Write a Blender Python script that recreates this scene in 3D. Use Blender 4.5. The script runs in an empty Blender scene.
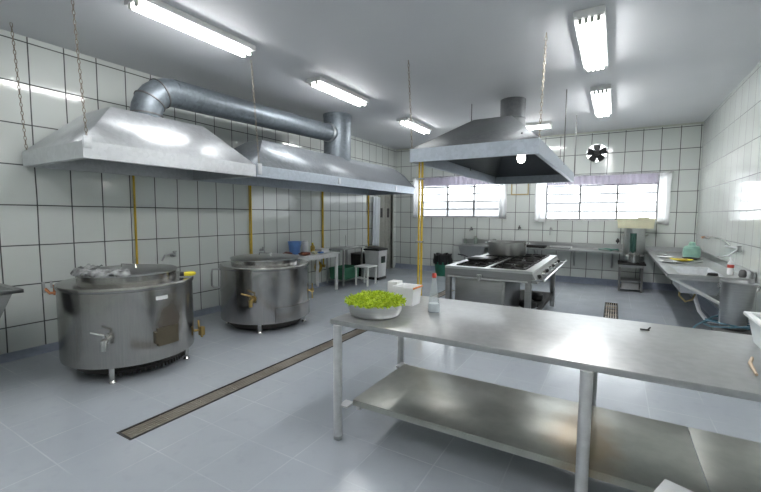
import bpy, bmesh, math, random
from mathutils import Vector, Matrix
random.seed(7)
PI = math.pi
scene = bpy.context.scene
COL = scene.collection
ORG = {}          # world origin of every object built so far

# ------------------------------------------------------------------ helpers
def V(*a): return Vector(a)

class MB:
    """collects simple shapes into one mesh (world coordinates)"""
    def __init__(s): s.bm = bmesh.new()
    def box(s, x0, x1, y0, y1, z0, z1, bev=0.0, M=None):
        t = bmesh.new(); bmesh.ops.create_cube(t, size=1)
        for v in t.verts:
            v.co = V((x0+x1)/2+v.co.x*(x1-x0), (y0+y1)/2+v.co.y*(y1-y0), (z0+z1)/2+v.co.z*(z1-z0))
        if bev > 0:
            bmesh.ops.bevel(t, geom=t.edges[:], offset=bev, segments=2, profile=.5, affect='EDGES')
        s.add(t, M); return s
    def add(s, t, M=None):
        if M: bmesh.ops.transform(t, matrix=M, verts=t.verts)
        me = bpy.data.meshes.new('tmp'); t.to_mesh(me); t.free()
        s.bm.from_mesh(me); bpy.data.meshes.remove(me)
    def poly(s, pts, faces):
        vs = [s.bm.verts.new(p) for p in pts]
        for f in faces: s.bm.faces.new([vs[i] for i in f])
        return s
    def tube(s, pts, r, n=10, cap=True, closed=False):
        pts = [Vector(p) for p in pts]; m = len(pts)
        rs = r if isinstance(r, (list, tuple)) else [r]*m
        rings = []; prev = None
        for i, p in enumerate(pts):
            if closed: d = (pts[(i+1) % m]-pts[i-1])
            elif i == 0: d = pts[1]-p
            elif i == m-1: d = p-pts[i-1]
            else: d = (pts[i+1]-p).normalized()+(p-pts[i-1]).normalized()
            d.normalize()
            if prev is None:
                a = V(0, 0, 1) if abs(d.z) < .9 else V(1, 0, 0)
                u = d.cross(a).normalized()
            else:
                u = (prev-d*prev.dot(d)).normalized()
            prev = u; w = d.cross(u)
            rings.append([s.bm.verts.new(p+(u*math.cos(2*PI*k/n)+w*math.sin(2*PI*k/n))*rs[i]) for k in range(n)])
        for i in range(m if closed else m-1):
            a, b = rings[i], rings[(i+1) % m]
            for k in range(n): s.bm.faces.new([a[k], a[(k+1) % n], b[(k+1) % n], b[k]])
        if cap and not closed:
            s.bm.faces.new(rings[0][::-1]); s.bm.faces.new(rings[-1])
        return s
    def lathe(s, cx, cy, prof, n=40, M=None, cap=True):
        t = bmesh.new(); rings = []
        for r, z in prof:
            if r < 1e-5: rings.append([t.verts.new((cx, cy, z))])
            else: rings.append([t.verts.new((cx+r*math.cos(2*PI*k/n), cy+r*math.sin(2*PI*k/n), z)) for k in range(n)])
        for a, b in zip(rings, rings[1:]):
            if len(a) == 1 and len(b) == 1: continue
            for k in range(n):
                k2 = (k+1) % n
                if len(a) == 1: t.faces.new([a[0], b[k2], b[k]])
                elif len(b) == 1: t.faces.new([a[k], a[k2], b[0]])
                else: t.faces.new([a[k], a[k2], b[k2], b[k]])
        if cap:
            if len(rings[0]) > 1: t.faces.new(rings[0][::-1])
            if len(rings[-1]) > 1: t.faces.new(rings[-1])
        s.add(t, M); return s
    def grid(s, fn, nu, nv):
        g = [[s.bm.verts.new(fn(i/nu, j/nv)) for j in range(nv+1)] for i in range(nu+1)]
        for i in range(nu):
            for j in range(nv): s.bm.faces.new([g[i][j], g[i+1][j], g[i+1][j+1], g[i][j+1]])
        return s

def obj(name, mb, mat, parent=None, thick=0, ang=35, keep_normals=False):
    bm = mb.bm
    if not keep_normals: bmesh.ops.recalc_face_normals(bm, faces=bm.faces)
    me = bpy.data.meshes.new(name)
    if parent is not None:
        org = ORG[parent.name]
    else:
        xs = [v.co for v in bm.verts]
        org = V((min(c.x for c in xs)+max(c.x for c in xs))/2, (min(c.y for c in xs)+max(c.y for c in xs))/2, min(c.z for c in xs))
    bmesh.ops.translate(bm, vec=-org, verts=bm.verts)
    bm.to_mesh(me); bm.free()
    me.shade_smooth(); me.set_sharp_from_angle(angle=math.radians(ang))
    o = bpy.data.objects.new(name, me); COL.objects.link(o)
    me.materials.append(mat)
    if parent is not None: o.parent = parent
    else: o.location = org
    ORG[o.name] = org
    if thick:
        m = o.modifiers.new('thickness', 'SOLIDIFY'); m.thickness = thick; m.offset = -1
    return o
def thing(name, label, cat, loc, group=None):
    o = bpy.data.objects.new(name, None); COL.objects.link(o)
    o.empty_display_size = .1; o.location = loc; ORG[o.name] = Vector(loc)
    return tag(o, label, cat, group)
def tag(o, label, cat, group=None, kind=None):
    o['label'] = label; o['category'] = cat
    if group: o['group'] = group
    if kind: o['kind'] = kind
    return o
def struct(name, mb, mat, label=None, **k):
    o = obj(name, mb, mat, **k); o['kind'] = 'structure'
    if label: o['label'] = label
    return o

# ------------------------------------------------------------------ materials
class NT:
    def __init__(s, name):
        s.m = bpy.data.materials.new(name); s.m.use_nodes = True
        s.t = s.m.node_tree; s.t.nodes.clear()
        s.out = s.n('ShaderNodeOutputMaterial'); s.b = s.n('ShaderNodeBsdfPrincipled')
        s.t.links.new(s.b.outputs[0], s.out.inputs[0])
        s.pos = s.n('ShaderNodeNewGeometry').outputs['Position']
    def n(s, t): return s.t.nodes.new(t)
    def put(s, sock, v):
        if isinstance(v, bpy.types.NodeSocket): s.t.links.new(v, sock)
        elif isinstance(v, tuple) and len(v) == 3 and sock.type == 'RGBA': sock.default_value = (*v, 1)
        else: sock.default_value = v
    def math(s, op, a, b=0.0, c=None, clamp=False):
        n = s.n('ShaderNodeMath'); n.operation = op; n.use_clamp = clamp
        s.put(n.inputs[0], a); s.put(n.inputs[1], b)
        if c is not None: s.put(n.inputs[2], c)
        return n.outputs[0]
    def mix(s, f, a, b):
        n = s.n('ShaderNodeMix'); n.data_type = 'RGBA'
        s.put(n.inputs[0], f); s.put(n.inputs[6], a); s.put(n.inputs[7], b); return n.outputs[2]
    def noise(s, scale, detail=3, vec=None, rough=.5):
        n = s.n('ShaderNodeTexNoise'); s.put(n.inputs['Vector'], vec or s.pos)
        n.inputs['Scale'].default_value = scale; n.inputs['Detail'].default_value = detail
        n.inputs['Roughness'].default_value = rough; return n.outputs['Fac']
    def ramp(s, f, lo, hi, a=0.0, b=1.0):
        n = s.n('ShaderNodeMapRange'); n.clamp = True
        s.put(n.inputs[0], f)
        for i, v in zip((1, 2, 3, 4), (lo, hi, a, b)): n.inputs[i].default_value = v
        return n.outputs[0]
    def xyz(s):
        n = s.n('ShaderNodeSeparateXYZ'); s.put(n.inputs[0], s.pos); return n.outputs
    def scaled(s, sc):
        n = s.n('ShaderNodeVectorMath'); n.operation = 'MULTIPLY'; s.put(n.inputs[0], s.pos); n.inputs[1].default_value = sc
        return n.outputs[0]
    def bump(s, h, strength=.2, dist=.01):
        n = s.n('ShaderNodeBump'); s.put(n.inputs['Height'], h); n.inputs['Strength'].default_value = strength
        n.inputs['Distance'].default_value = dist; s.put(s.b.inputs['Normal'], n.outputs[0])
    def set(s, **k):
        names = dict(col='Base Color', rough='Roughness', metal='Metallic', spec='Specular IOR Level', trans='Transmission Weight',
                     ior='IOR', coat='Coat Weight', ecol='Emission Color', emit='Emission Strength', alpha='Alpha', sub='Subsurface Weight')
        for a, v in k.items(): s.put(s.b.inputs[names[a]], v)
        return s

def plain(name, col, rough=.5, metal=0.0, var=.06, **k):
    t = NT(name)
    f = t.noise(14, 3)
    d = tuple(max(0, c*(1-var*2)) for c in col); l = tuple(min(1, c*(1+var)) for c in col)
    t.set(col=t.mix(t.ramp(f, .3, .7), d, l), rough=rough, metal=metal, **k)
    return t.m

def tile_mat(name, axis, u0, du, v0, dv, base=(.67, .705, .68), grout=(.03, .034, .034)):
    t = NT(name); x = t.xyz()
    wob = t.math('MULTIPLY', t.math('SUBTRACT', t.noise(1.3, 1), .5), .014)
    u = t.math('DIVIDE', t.math('SUBTRACT', t.math('ADD', x[0 if axis == 'x' else 1], wob), u0), du)
    v = t.math('DIVIDE', t.math('SUBTRACT', t.math('ADD', x[2], wob), v0), dv)
    def edge(q, d):
        f = t.math('FRACT', q); a = t.math('MINIMUM', f, t.math('SUBTRACT', 1.0, f))
        return t.math('MULTIPLY', a, d)
    e = t.math('MINIMUM', edge(u, du), edge(v, dv))
    mask = t.ramp(e, .0036, .0085, 1, 0)
    cell = t.n('ShaderNodeCombineXYZ'); t.put(cell.inputs[0], t.math('FLOOR', u)); t.put(cell.inputs[1], t.math('FLOOR', v))
    wn = t.n('ShaderNodeTexWhiteNoise'); t.put(wn.inputs[0], cell.outputs[0])
    b2 = tuple(c*.93 for c in base)
    tile = t.mix(wn.outputs['Value'], b2, base)
    tile = t.mix(t.ramp(t.noise(2.2, 4), .45, .8, 0, .25), tile, (base[0]*.86, base[1]*.85, base[2]*.8))
    t.set(col=t.mix(mask, tile, grout), rough=t.math('ADD', t.math('MULTIPLY', mask, .5), t.ramp(t.noise(6, 3), .3, .8, .07, .13)), spec=.5)
    h = t.math('ADD', t.math('MULTIPLY', t.math('SUBTRACT', 1.0, mask), 1.0), t.math('MULTIPLY', t.noise(5, 2), .9))
    t.bump(h, .22, .006)
    return t.m

def steel(name, col=(.6, .61, .61), rough=.32, streak=(1, 1, 30), rv=.07, stain=None, mt=1.0):
    t = NT(name)
    f = t.noise(6, 4, t.scaled(streak)); g = t.noise(1.7, 4)
    c = t.mix(t.ramp(f, .35, .65, 0, 1), tuple(k*.88 for k in col), col)
    c = t.mix(t.ramp(g, .45, .75, 0, .3), c, tuple(k*.72 for k in col))
    m = mt; r = t.ramp(g, .3, .7, rough-rv/2, rough+rv/2)
    if stain:   # burnt / rusty patch of its own shape around a point
        (sx, sy, sz), (rx, ry, rz), scol, amt = stain
        n = t.n('ShaderNodeVectorMath'); n.operation = 'SUBTRACT'; t.put(n.inputs[0], t.pos); n.inputs[1].default_value = (sx, sy, sz)
        n2 = t.n('ShaderNodeVectorMath'); n2.operation = 'DIVIDE'; t.put(n2.inputs[0], n.outputs[0]); n2.inputs[1].default_value = (rx, ry, rz)
        n3 = t.n('ShaderNodeVectorMath'); n3.operation = 'LENGTH'; t.put(n3.inputs[0], n2.outputs[0])
        d = t.math('ADD', n3.outputs['Value'], t.math('MULTIPLY', t.math('SUBTRACT', t.noise(5, 4), .5), .8))
        k = t.ramp(d, .45, 1.0, amt, 0)
        c = t.mix(k, c, scol); m = t.math('SUBTRACT', mt, t.math('MULTIPLY', k, .5)); pass
    t.set(col=c, metal=m, rough=r)
    t.bump(t.noise(2.5, 2), .12, .02)
    return t.m

def galvanised(name, a=(.20, .22, .24), b=(.30, .325, .35), rough=.42, mt=.6):
    t = NT(name)
    vo = t.n('ShaderNodeTexVoronoi'); t.put(vo.inputs['Vector'], t.pos); vo.inputs['Scale'].default_value = 26
    s = t.n('ShaderNodeSeparateColor'); t.put(s.inputs[0], vo.outputs['Color'])
    n = t.noise(1.6, 5)
    f = t.math('ADD', t.math('MULTIPLY', s.outputs[0], .35), t.math('MULTIPLY', n, .75))
    t.set(col=t.mix(t.ramp(f, .2, .85), a, b), metal=mt, rough=t.ramp(f, .2, .9, rough-.07, rough+.1))
    t.bump(t.noise(3, 3), .15, .015)
    return t.m

M = {}
# rows / columns of tiles measured on the three walls
ZR, DZ = .3241, .4369
M['tile_left'] = tile_mat('glazed_tile_left', 'y', 1.8395, .3299, ZR, DZ)
M['tile_back'] = tile_mat('glazed_tile_back', 'x', 1.092, .3242, ZR, DZ)
M['tile_right'] = tile_mat('glazed_tile_right', 'y', 6.4, .3299, ZR, DZ, grout=(.13, .135, .135))
t = NT('painted_ceiling'); n = t.noise(.9, 4)
t.set(col=t.mix(t.ramp(n, .3, .75), (.61, .625, .65), (.66, .67, .69)), rough=.62); M['ceiling'] = t.m

t = NT('epoxy_floor'); x = t.xyz()
w = t.math('MULTIPLY', t.math('SUBTRACT', t.noise(1.1, 1), .5), .012)
def fedge(c, o, d):
    f = t.math('FRACT', t.math('DIVIDE', t.math('ADD', t.math('ADD', c, w), o), d)); return t.math('MULTIPLY', t.math('MINIMUM', f, t.math('SUBTRACT', 1.0, f)), d)
e = t.math('MINIMUM', fedge(x[0], .1, .4), fedge(x[1], .22, .4))
patch = t.ramp(t.noise(1.6, 3), .38, .62)
line = t.math('MULTIPLY', t.ramp(e, .002, .006, 1, 0), patch)
base = t.mix(t.ramp(t.noise(.8, 5), .3, .7), (.36, .395, .44), (.42, .455, .49))
base = t.mix(t.ramp(t.noise(9, 5), .56, .8, 0, .25), base, (.26, .29, .33))
t.set(col=t.mix(t.math('MULTIPLY', line, .6), base, (.55, .58, .62)), rough=t.ramp(t.noise(2.5, 5), .3, .7, .15, .26), spec=.5)
t.bump(t.math('ADD', t.math('MULTIPLY', t.noise(3, 2), .8), t.math('MULTIPLY', line, -.6)), .16, .008)
M['floor'] = t.m
M['skirt'] = plain('epoxy_skirting', (.25, .29, .37), .32)
M['plaster'] = plain('white_plaster', (.7, .7, .68), .7)
M['steel'] = steel('brushed_stainless')
M['table_top'] = steel('table_stainless', (.44, .45, .45), .34, (3, 3, 3), mt=.8)
M['shelf_steel'] = steel('shelf_stainless', (.42, .43, .39), .32, (2, 2, 2), mt=.75, stain=((-.1, 2.45, .28), (.23, .5, .3), (.30, .22, .12), .75))
M['kettle1'] = steel('kettle_stainless', (.42, .41, .39), .20, (14, 14, .6), stain=((-3.68, 2.2, .52), (.2, .16, .3), (.10, .075, .05), .85))
M['kettle2'] = steel('second_kettle_stainless', (.42, .41, .40), .20, (14, 14, .6))
M['dull_steel'] = steel('dull_stainless', (.44, .45, .45), .36)
M['hopper_steel'] = steel('dark_basin_stainless', (.26, .265, .27), .33)
M['stove_steel'] = steel('stove_stainless', (.33, .335, .335), .34)
M['alu'] = steel('worn_aluminium', (.44, .44, .43), .31, (4, 4, 20))
M['galv'] = galvanised('galvanised_sheet')
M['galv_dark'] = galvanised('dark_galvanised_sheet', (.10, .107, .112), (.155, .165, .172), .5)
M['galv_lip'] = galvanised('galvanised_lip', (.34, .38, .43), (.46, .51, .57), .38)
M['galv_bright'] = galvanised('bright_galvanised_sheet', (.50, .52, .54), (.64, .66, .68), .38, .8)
M['duct'] = galvanised('spiral_duct', (.14, .165, .19), (.24, .275, .305), .45)
M['chain'] = plain('chain_steel', (.30, .26, .21), .5, .8)
M['rod'] = plain('rod_steel', (.16, .16, .16), .5, .6)
M['leg_paint'] = plain('grey_leg_paint', (.56, .57, .58), .38, .3)
M['yellow_pipe'] = plain('yellow_gas_paint', (.62, .42, .03), .42)
M['black'] = plain('black_plastic', (.015, .015, .016), .45)
M['iron'] = plain('cast_iron', (.025, .024, .023), .6, .3)
M['dark'] = plain('dark_grime', (.03, .028, .026), .7)
M['white_plastic'] = plain('white_plastic', (.78, .79, .80), .35, var=.02)
M['white_paint'] = plain('white_enamel', (.72, .73, .72), .4, var=.03)
M['cream'] = plain('cream_plastic', (.72, .70, .50), .45, var=.03)
M['blue'] = plain('blue_plastic', (.12, .27, .62), .4)
M['green'] = plain('green_plastic', (.02, .17, .11), .45)
M['teal'] = plain('aqua_enamel', (.27, .47, .39), .35)
M['brass'] = plain('brass', (.45, .32, .12), .35, .9)
M['chrome'] = plain('worn_chrome', (.62, .62, .6), .22, 1.0)
M['copper'] = plain('copper_pipe', (.45, .18, .08), .4, .7)
M['yellow'] = plain('yellow_plastic', (.78, .66, .02), .4)
M['red'] = plain('red_plastic', (.5, .07, .05), .4)
M['orange'] = plain('orange_plastic', (.75, .25, .06), .45)
M['brown'] = plain('brown_food', (.20, .06, .03), .6, var=.3)
M['beige'] = plain('beige_plastic', (.55, .42, .28), .5)
M['gold'] = plain('yellow_food', (.62, .42, .06), .5, var=.3)
M['hose'] = plain('blue_hose', (.06, .15, .20), .4)
M['tan_hose'] = plain('tan_hose', (.38, .30, .14), .5)
M['door'] = plain('grey_door_paint', (.30, .30, .27), .5)
M['jamb'] = plain('pale_jamb_paint', (.50, .52, .46), .5)
M['rust_iron'] = steel('burnt_door_steel', (.20, .17, .12), .5)
M['silver_cloth'] = plain('grey_patterned_cloth', (.30, .31, .31), .7, var=.4)
t = NT('grate_steel'); t.set(col=t.mix(t.ramp(t.noise(4, 3), .4, .6), (.34, .30, .25), (.46, .42, .36)), metal=.6, rough=.5); M['grate'] = t.m
t = NT('tube_glow'); t.set(col=(.9, .9, .9), ecol=(.985, .985, .985), emit=16.0, rough=.4); M['tube'] = t.m
t = NT('tube_glow_soft'); t.set(col=(.9, .9, .9), ecol=(.985, .985, .985), emit=14.0, rough=.4); M['tube4'] = t.m
t = NT('bulb_glow'); t.set(col=(.9, .9, .9), ecol=(1.0, .97, .9), emit=10.0); M['bulb'] = t.m
def glass(name, col=(.9, .95, .93), op=.12, rough=.05):
    t = NT(name); tr = t.n('ShaderNodeBsdfTransparent'); tr.inputs[0].default_value = (*col, 1)
    t.set(col=col, rough=rough, spec=.6); mx = t.n('ShaderNodeMixShader')
    mx.inputs[0].default_value = op
    t.t.links.new(tr.outputs[0], mx.inputs[1]); t.t.links.new(t.b.outputs[0], mx.inputs[2]); t.t.links.new(mx.outputs[0], t.out.inputs[0])
    return t.m
M['pane'] = glass('window_glass', (.97, .98, .98), .08)
M['pane_dull'] = glass('ribbed_window_glass', (.62, .63, .64), .3, .3)
M['clear'] = glass('clear_plastic', (.86, .89, .9), .22, .1)
M['jar_glass'] = glass('greenish_jar_glass', (.75, .84, .78), .35, .1)
M['crate_plastic'] = glass('milky_plastic', (.80, .84, .86), .72, .3)
def cloth(name, col, tr=.5):
    t = NT(name); n = t.n('ShaderNodeBsdfTranslucent'); n.inputs[0].default_value = (*col, 1)
    t.set(col=t.mix(t.ramp(t.noise(30, 2), .3, .7), tuple(c*.9 for c in col), col), rough=.8); mx = t.n('ShaderNodeMixShader'); mx.inputs[0].default_value = tr
    t.t.links.new(t.b.outputs[0], mx.inputs[1]); t.t.links.new(n.outputs[0], mx.inputs[2]); t.t.links.new(mx.outputs[0], t.out.inputs[0])
    return t.m
M['curtain'] = cloth('sheer_white_curtain', (.93, .93, .93), .8)
M['lace'] = cloth('lavender_lace', (.66, .63, .70), .45)
M['towel'] = cloth('white_towel', (.72, .76, .80), .2)
t = NT('lettuce_leaf'); n = t.n('ShaderNodeBsdfTranslucent'); lc = t.mix(t.ramp(t.noise(60, 3), .35, .65), (.26, .42, .01), (.66, .76, .06))
t.put(n.inputs[0], lc); t.set(col=lc, rough=.6); mx = t.n('ShaderNodeMixShader'); mx.inputs[0].default_value = .3
t.t.links.new(t.b.outputs[0], mx.inputs[1]); t.t.links.new(n.outputs[0], mx.inputs[2]); t.t.links.new(mx.outputs[0], t.out.inputs[0]); M['leaf'] = t.m
M['teal_cloth'] = cloth('teal_cloth', (.10, .25, .20), .1)
M['dark_teal'] = cloth('dark_teal_reflection', (.035, .10, .08), .1)
M['green_mesh'] = cloth('green_mesh', (.06, .22, .13), .1)

# ------------------------------------------------------------------ room
XL, XR, YB, YF, ZC = -5.55, 1.44, 10.23, -1.6, 3.447
DRAINS = [(-2.97, -2.79, 1.35, 7.75), (-.09, .11, 6.85, 8.1)]
def slab_with_holes(mb, xs, ys, holes, z0, z1):
    for i in range(len(xs)-1):
        for j in range(len(ys)-1):
            cx, cy = (xs[i]+xs[i+1])/2, (ys[j]+ys[j+1])/2
            if any(a < cx < b and c < cy < d for a, b, c, d in holes): continue
            mb.box(xs[i], xs[i+1], ys[j], ys[j+1], z0, z1)
    bmesh.ops.remove_doubles(mb.bm, verts=mb.bm.verts, dist=1e-5)
    # drop the coincident inner faces
    seen = {}
    for f in list(mb.bm.faces):
        k = tuple(sorted(v.index for v in f.verts)) if False else tuple(sorted((round(v.co.x, 4), round(v.co.y, 4), round(v.co.z, 4)) for v in f.verts))
        seen.setdefault(k, []).append(f)
    kill = [f for fs in seen.values() if len(fs) > 1 for f in fs]
    bmesh.ops.delete(mb.bm, geom=kill, context='FACES')
m = MB()
xs = sorted({XL-.2, XR+.2, *[d[0] for d in DRAINS], *[d[1] for d in DRAINS]}); ys = sorted({YF-.2, YB+.2, *[d[2] for d in DRAINS], *[d[3] for d in DRAINS]})
slab_with_holes(m, xs, ys, DRAINS, -.12, 0)
struct('floor', m, M['floor'])
struct('ceiling', MB().box(XL-.2, XR+.2, YF-.2, YB+.2, ZC, ZC+.15), M['ceiling'])
# left wall with a doorway
DY0, DY1, DZT = 9.27, 10.02, 2.2
m = MB(); m.box(XL-.2, XL, YF-.2, DY0, 0, ZC); m.box(XL-.2, XL, DY1, YB+.2, 0, ZC); m.box(XL-.2, XL, DY0, DY1, DZT, ZC)
struct('wall_left', m, M['tile_left'])
struct('wall_right', MB().box(XR, XR+.2, YF-.2, YB+.2, 0, ZC), M['tile_right'])
struct('wall_front', MB().box(XL, XR, YF-.2, YF, 0, ZC), M['tile_back'])
# back wall with two windows and a round fan opening
W1 = (-4.95, -2.37, 1.5, 2.56); W2 = (-1.66, .94, 1.46, 2.45)
FX, FZ, FR = -.42, 2.97, .215
m = MB(); t_ = MB()
holes = [W1, W2, (FX-.26, FX+.26, FZ-.26, FZ+.26)]
xs = sorted({XL-.0, XR, *[h[0] for h in holes], *[h[1] for h in holes]}); zs = sorted({0, ZC, *[h[2] for h in holes], *[h[3] for h in holes]})
slab_with_holes(m, xs, zs, holes, -YB-.2, -YB)           # built flat, then stood up: (x, z, -y)
bmesh.ops.transform(m.bm, matrix=Matrix(((1, 0, 0, 0), (0, 0, -1, 0), (0, 1, 0, 0), (0, 0, 0, 1))), verts=m.bm.verts)
n = 48
def sq(a):
    c, s = math.cos(a), math.sin(a); k = .26/max(abs(c), abs(s)); return c*k, s*k
for k in range(n):
    a0, a1 = 2*PI*k/n, 2*PI*(k+1)/n
    c0, c1 = (FR*math.cos(a0), FR*math.sin(a0)), (FR*math.cos(a1), FR*math.sin(a1)); s0, s1 = sq(a0), sq(a1)
    P = lambda q, y: (FX+q[0], y, FZ+q[1])
    m.poly([P(c0, YB), P(c1, YB), P(s1, YB), P(s0, YB)], [(0, 1, 2, 3)])
    m.poly([P(c0, YB+.2), P(c1, YB+.2), P(s1, YB+.2), P(s0, YB+.2)], [(3, 2, 1, 0)])
    m.poly([P(c0, YB), P(c1, YB), P(c1, YB+.2), P(c0, YB+.2)], [(3, 2, 1, 0)])
struct('wall_back', m, M['tile_back'])
# coved skirting
def cove(pts): return pts
m = MB(); m.poly([(XL, YF, 0), (XL+.17, YF, 0), (XL+.16, YF, .008), (XL+.02, YF, .05), (XL, YF, .05), (XL, DY0-.04, 0), (XL+.17, DY0-.04, 0), (XL+.16, DY0-.04, .008), (XL+.02, DY0-.04, .05), (XL, DY0-.04, .05)],
     [(0, 1, 2, 3, 4), (9, 8, 7, 6, 5), (1, 6, 7, 2), (2, 7, 8, 3), (3, 8, 9, 4), (0, 5, 6, 1), (4, 9, 5, 0)])
struct('baseboard_left', m, M['skirt'])
m = MB(); m.poly([(x, y, z) for x in (XL+.02, XR) for y, z in ((YB, 0), (YB-.12, 0), (YB-.10, .01), (YB-.02, .13), (YB, .13))],
     [(0, 1, 2, 3, 4), (9, 8, 7, 6, 5), (1, 6, 7, 2), (2, 7, 8, 3), (3, 8, 9, 4), (0, 5, 6, 1), (4, 9, 5, 0)])
struct('baseboard_back', m, M['skirt'])
m = MB(); m.poly([(x, y, z) for y in (YF, YB-.12) for x, z in ((XR, 0), (XR-.10, 0), (XR-.08, .01), (XR-.02, .13), (XR, .13))],
     [(0, 1, 2, 3, 4), (9, 8, 7, 6, 5), (1, 6, 7, 2), (2, 7, 8, 3), (3, 8, 9, 4), (0, 5, 6, 1), (4, 9, 5, 0)])
struct('baseboard_right', m, M['skirt'])
# thin cornice strip where tiles meet the ceiling
struct('trim_back', MB().box(XL, XR, YB-.012, YB, ZC-.035, ZC), M['jamb'])

# drains
def drain(d, label):
    x0, x1, y0, y1 = d
    r = thing('floor_drain', label, 'drain', ((x0+x1)/2, (y0+y1)/2, -.05))
    m = MB(); m.box(x0, x1, y0, y1, -.115, -.105); obj('channel', m, M['dark'], r)
    m = MB()
    m.box(x0, x0+.016, y0, y1, -.03, .004); m.box(x1-.016, x1, y0, y1, -.03, .004)
    m.box(x0+.016, x1-.016, y0, y0+.016, -.03, .004); m.box(x0+.016, x1-.016, y1-.016, y1, -.03, .004)
    obj('frame', m, M['dark'], r)
    m = MB(); n = 5
    for i in range(n):
        x = x0+.034+(x1-x0-.068)*i/(n-1); m.box(x-.007, x+.007, y0+.016, y1-.016, -.022, .002)
    k = int((y1-y0)/.3)
    for j in range(1, k): y = y0+(y1-y0)*j/k; m.box(x0+.016, x1-.016, y-.005, y+.005, -.020, -.001)
    obj('grate', m, M['grate'], r)
drain(DRAINS[0], 'long narrow slotted floor drain running past the kettles')
drain(DRAINS[1], 'short slotted floor drain between the stove and the black pot stand')

# doorway
m = MB(); y0, y1 = DY0, DY1
m.box(XL-.2, XL+.02, y0-.04, y0, 0, DZT+.04); m.box(XL-.2, XL+.02, y1, y1+.04, 0, DZT+.04); m.box(XL-.2, XL+.02, y0, y1, DZT, DZT+.04)
d = struct('door_1', MB().box(XL-.10, XL-.05, y0, y1, 0, DZT), M['door'])
ORG_d = ORG[d.name]
obj('door_frame', m, M['jamb'], d)
for a, b in ((y0+.06, y0+.33), (y0+.41, y1-.06)):
    obj('door_panel', MB().box(XL-.05, XL-.04, a, b, .1, DZT-.1, .004), M['door'], d)
for yy in (y0+.13, y0+.5):
    obj('vent_slot', MB().box(XL-.04, XL-.03, yy, yy+.11, 1.48, 1.74, .004), M['black'], d)

# windows
def window(idx, w, bars, zrows, dull):
    x0, x1, z0, z1 = w; yb = YB+.09
    m = MB(); g = .019
    m.box(x0, x1, yb, yb+.04, z0, z0+.035); m.box(x0, x1, yb, yb+.04, z1-.035, z1); m.box(x0, x0+.035, yb, yb+.04, z0+.035, z1-.035); m.box(x1-.035, x1, yb, yb+.04, z0+.035, z1-.035)
    for x in bars: m.box(x-g, x+g, yb-.005, yb+.045, z0+.035, z1-.035)
    for z in zrows: m.box(x0+.035, x1-.035, yb+.002, yb+.036, z-g*.8, z+g*.8)
    fr = struct('window_%d' % idx, m, M['rust_frame'])
    zz = [z0]+list(zrows)+[z1]
    bx = [x0+.02]+list(bars)+[x1-.02]
    for i in range(len(bx)-1):
        a, b = bx[i]+g, bx[i+1]-g
        for j in range(len(zz)-1):
            mt = M['pane_dull'] if dull(i, j) else M['pane']
            obj('pane', MB().box(a, b, yb+.017, yb+.022, zz[j]+.012, zz[j+1]-.012), mt, fr)
    obj('window_sill', MB().box(x0, x1, YB-.015, yb, z0-.02, z0+.004, .003), M['plaster'], fr)
M['rust_frame'] = plain('grey_window_iron', (.22, .22, .23), .5)
window(1, W1, (-4.74, -3.99, -3.25, -2.54), (1.72, 1.93, 2.13, 2.32), lambda i, j: j < 2 or (i == 1 and j == 4))
window(2, W2, (-1.45, -.72, .02, .76), (1.66, 1.86, 2.06, 2.25), lambda i, j: i == 1 and j == 1)
# curtains and rods
def curtain(x0, x1, z0, z1, label, y=YB-.07, mat='curtain', k=9, name='curtain', grp=None):
    w = x1-x0
    m = MB().grid(lambda u, v: (x0+w*u+.006*math.sin(9*v+5*u), y+.018*math.sin(u*k*w*6+v*.6)+.006*math.sin(23*u), z0+(z1-z0)*v-(.03*u if v == 0 else 0)), max(12, int(w*60)), 8)
    o = obj(name, m, M[mat], thick=.003, ang=80); tag(o, label, 'curtain', grp)
for (a, b, z, lab) in ((-5.0, -2.3, 2.60, 'thin curtain rod over the left window'), (-1.72, 1.0, 2.475, 'thin curtain rod over the right window beneath the fan')):
    r = thing('curtain_rod', lab, 'curtain rod', ((a+b)/2, YB-.06, z))
    obj('rod', MB().tube([(a, YB-.07, z), (b, YB-.07, z)], .009, 8), M['chrome'], r)
    for x in (a+.05, b-.05): obj('bracket', MB().box(x-.01, x+.01, YB-.075, YB, z-.012, z+.012), M['chrome'], r)
curtain(-4.97, -4.75, 1.5, 2.585, 'narrow sheer white curtain at the left side of the left window')
curtain(-2.55, -2.35, 1.5, 2.585, 'narrow sheer white curtain at the right side of the left window')
curtain(-1.69, -1.44, 1.42, 2.46, 'narrow sheer white curtain at the left side of the right window')
curtain(.76, .97, 1.40, 2.46, 'narrow sheer white curtain at the right end of the right window, by the corner')
curtain(-4.74, -2.56, 2.36, 2.585, 'pale lace valance across the top of the left window', mat='lace', name='valance')
curtain(-1.43, .75, 2.27, 2.46, 'pale lace valance across the top of the right window', mat='lace', name='valance')

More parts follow.
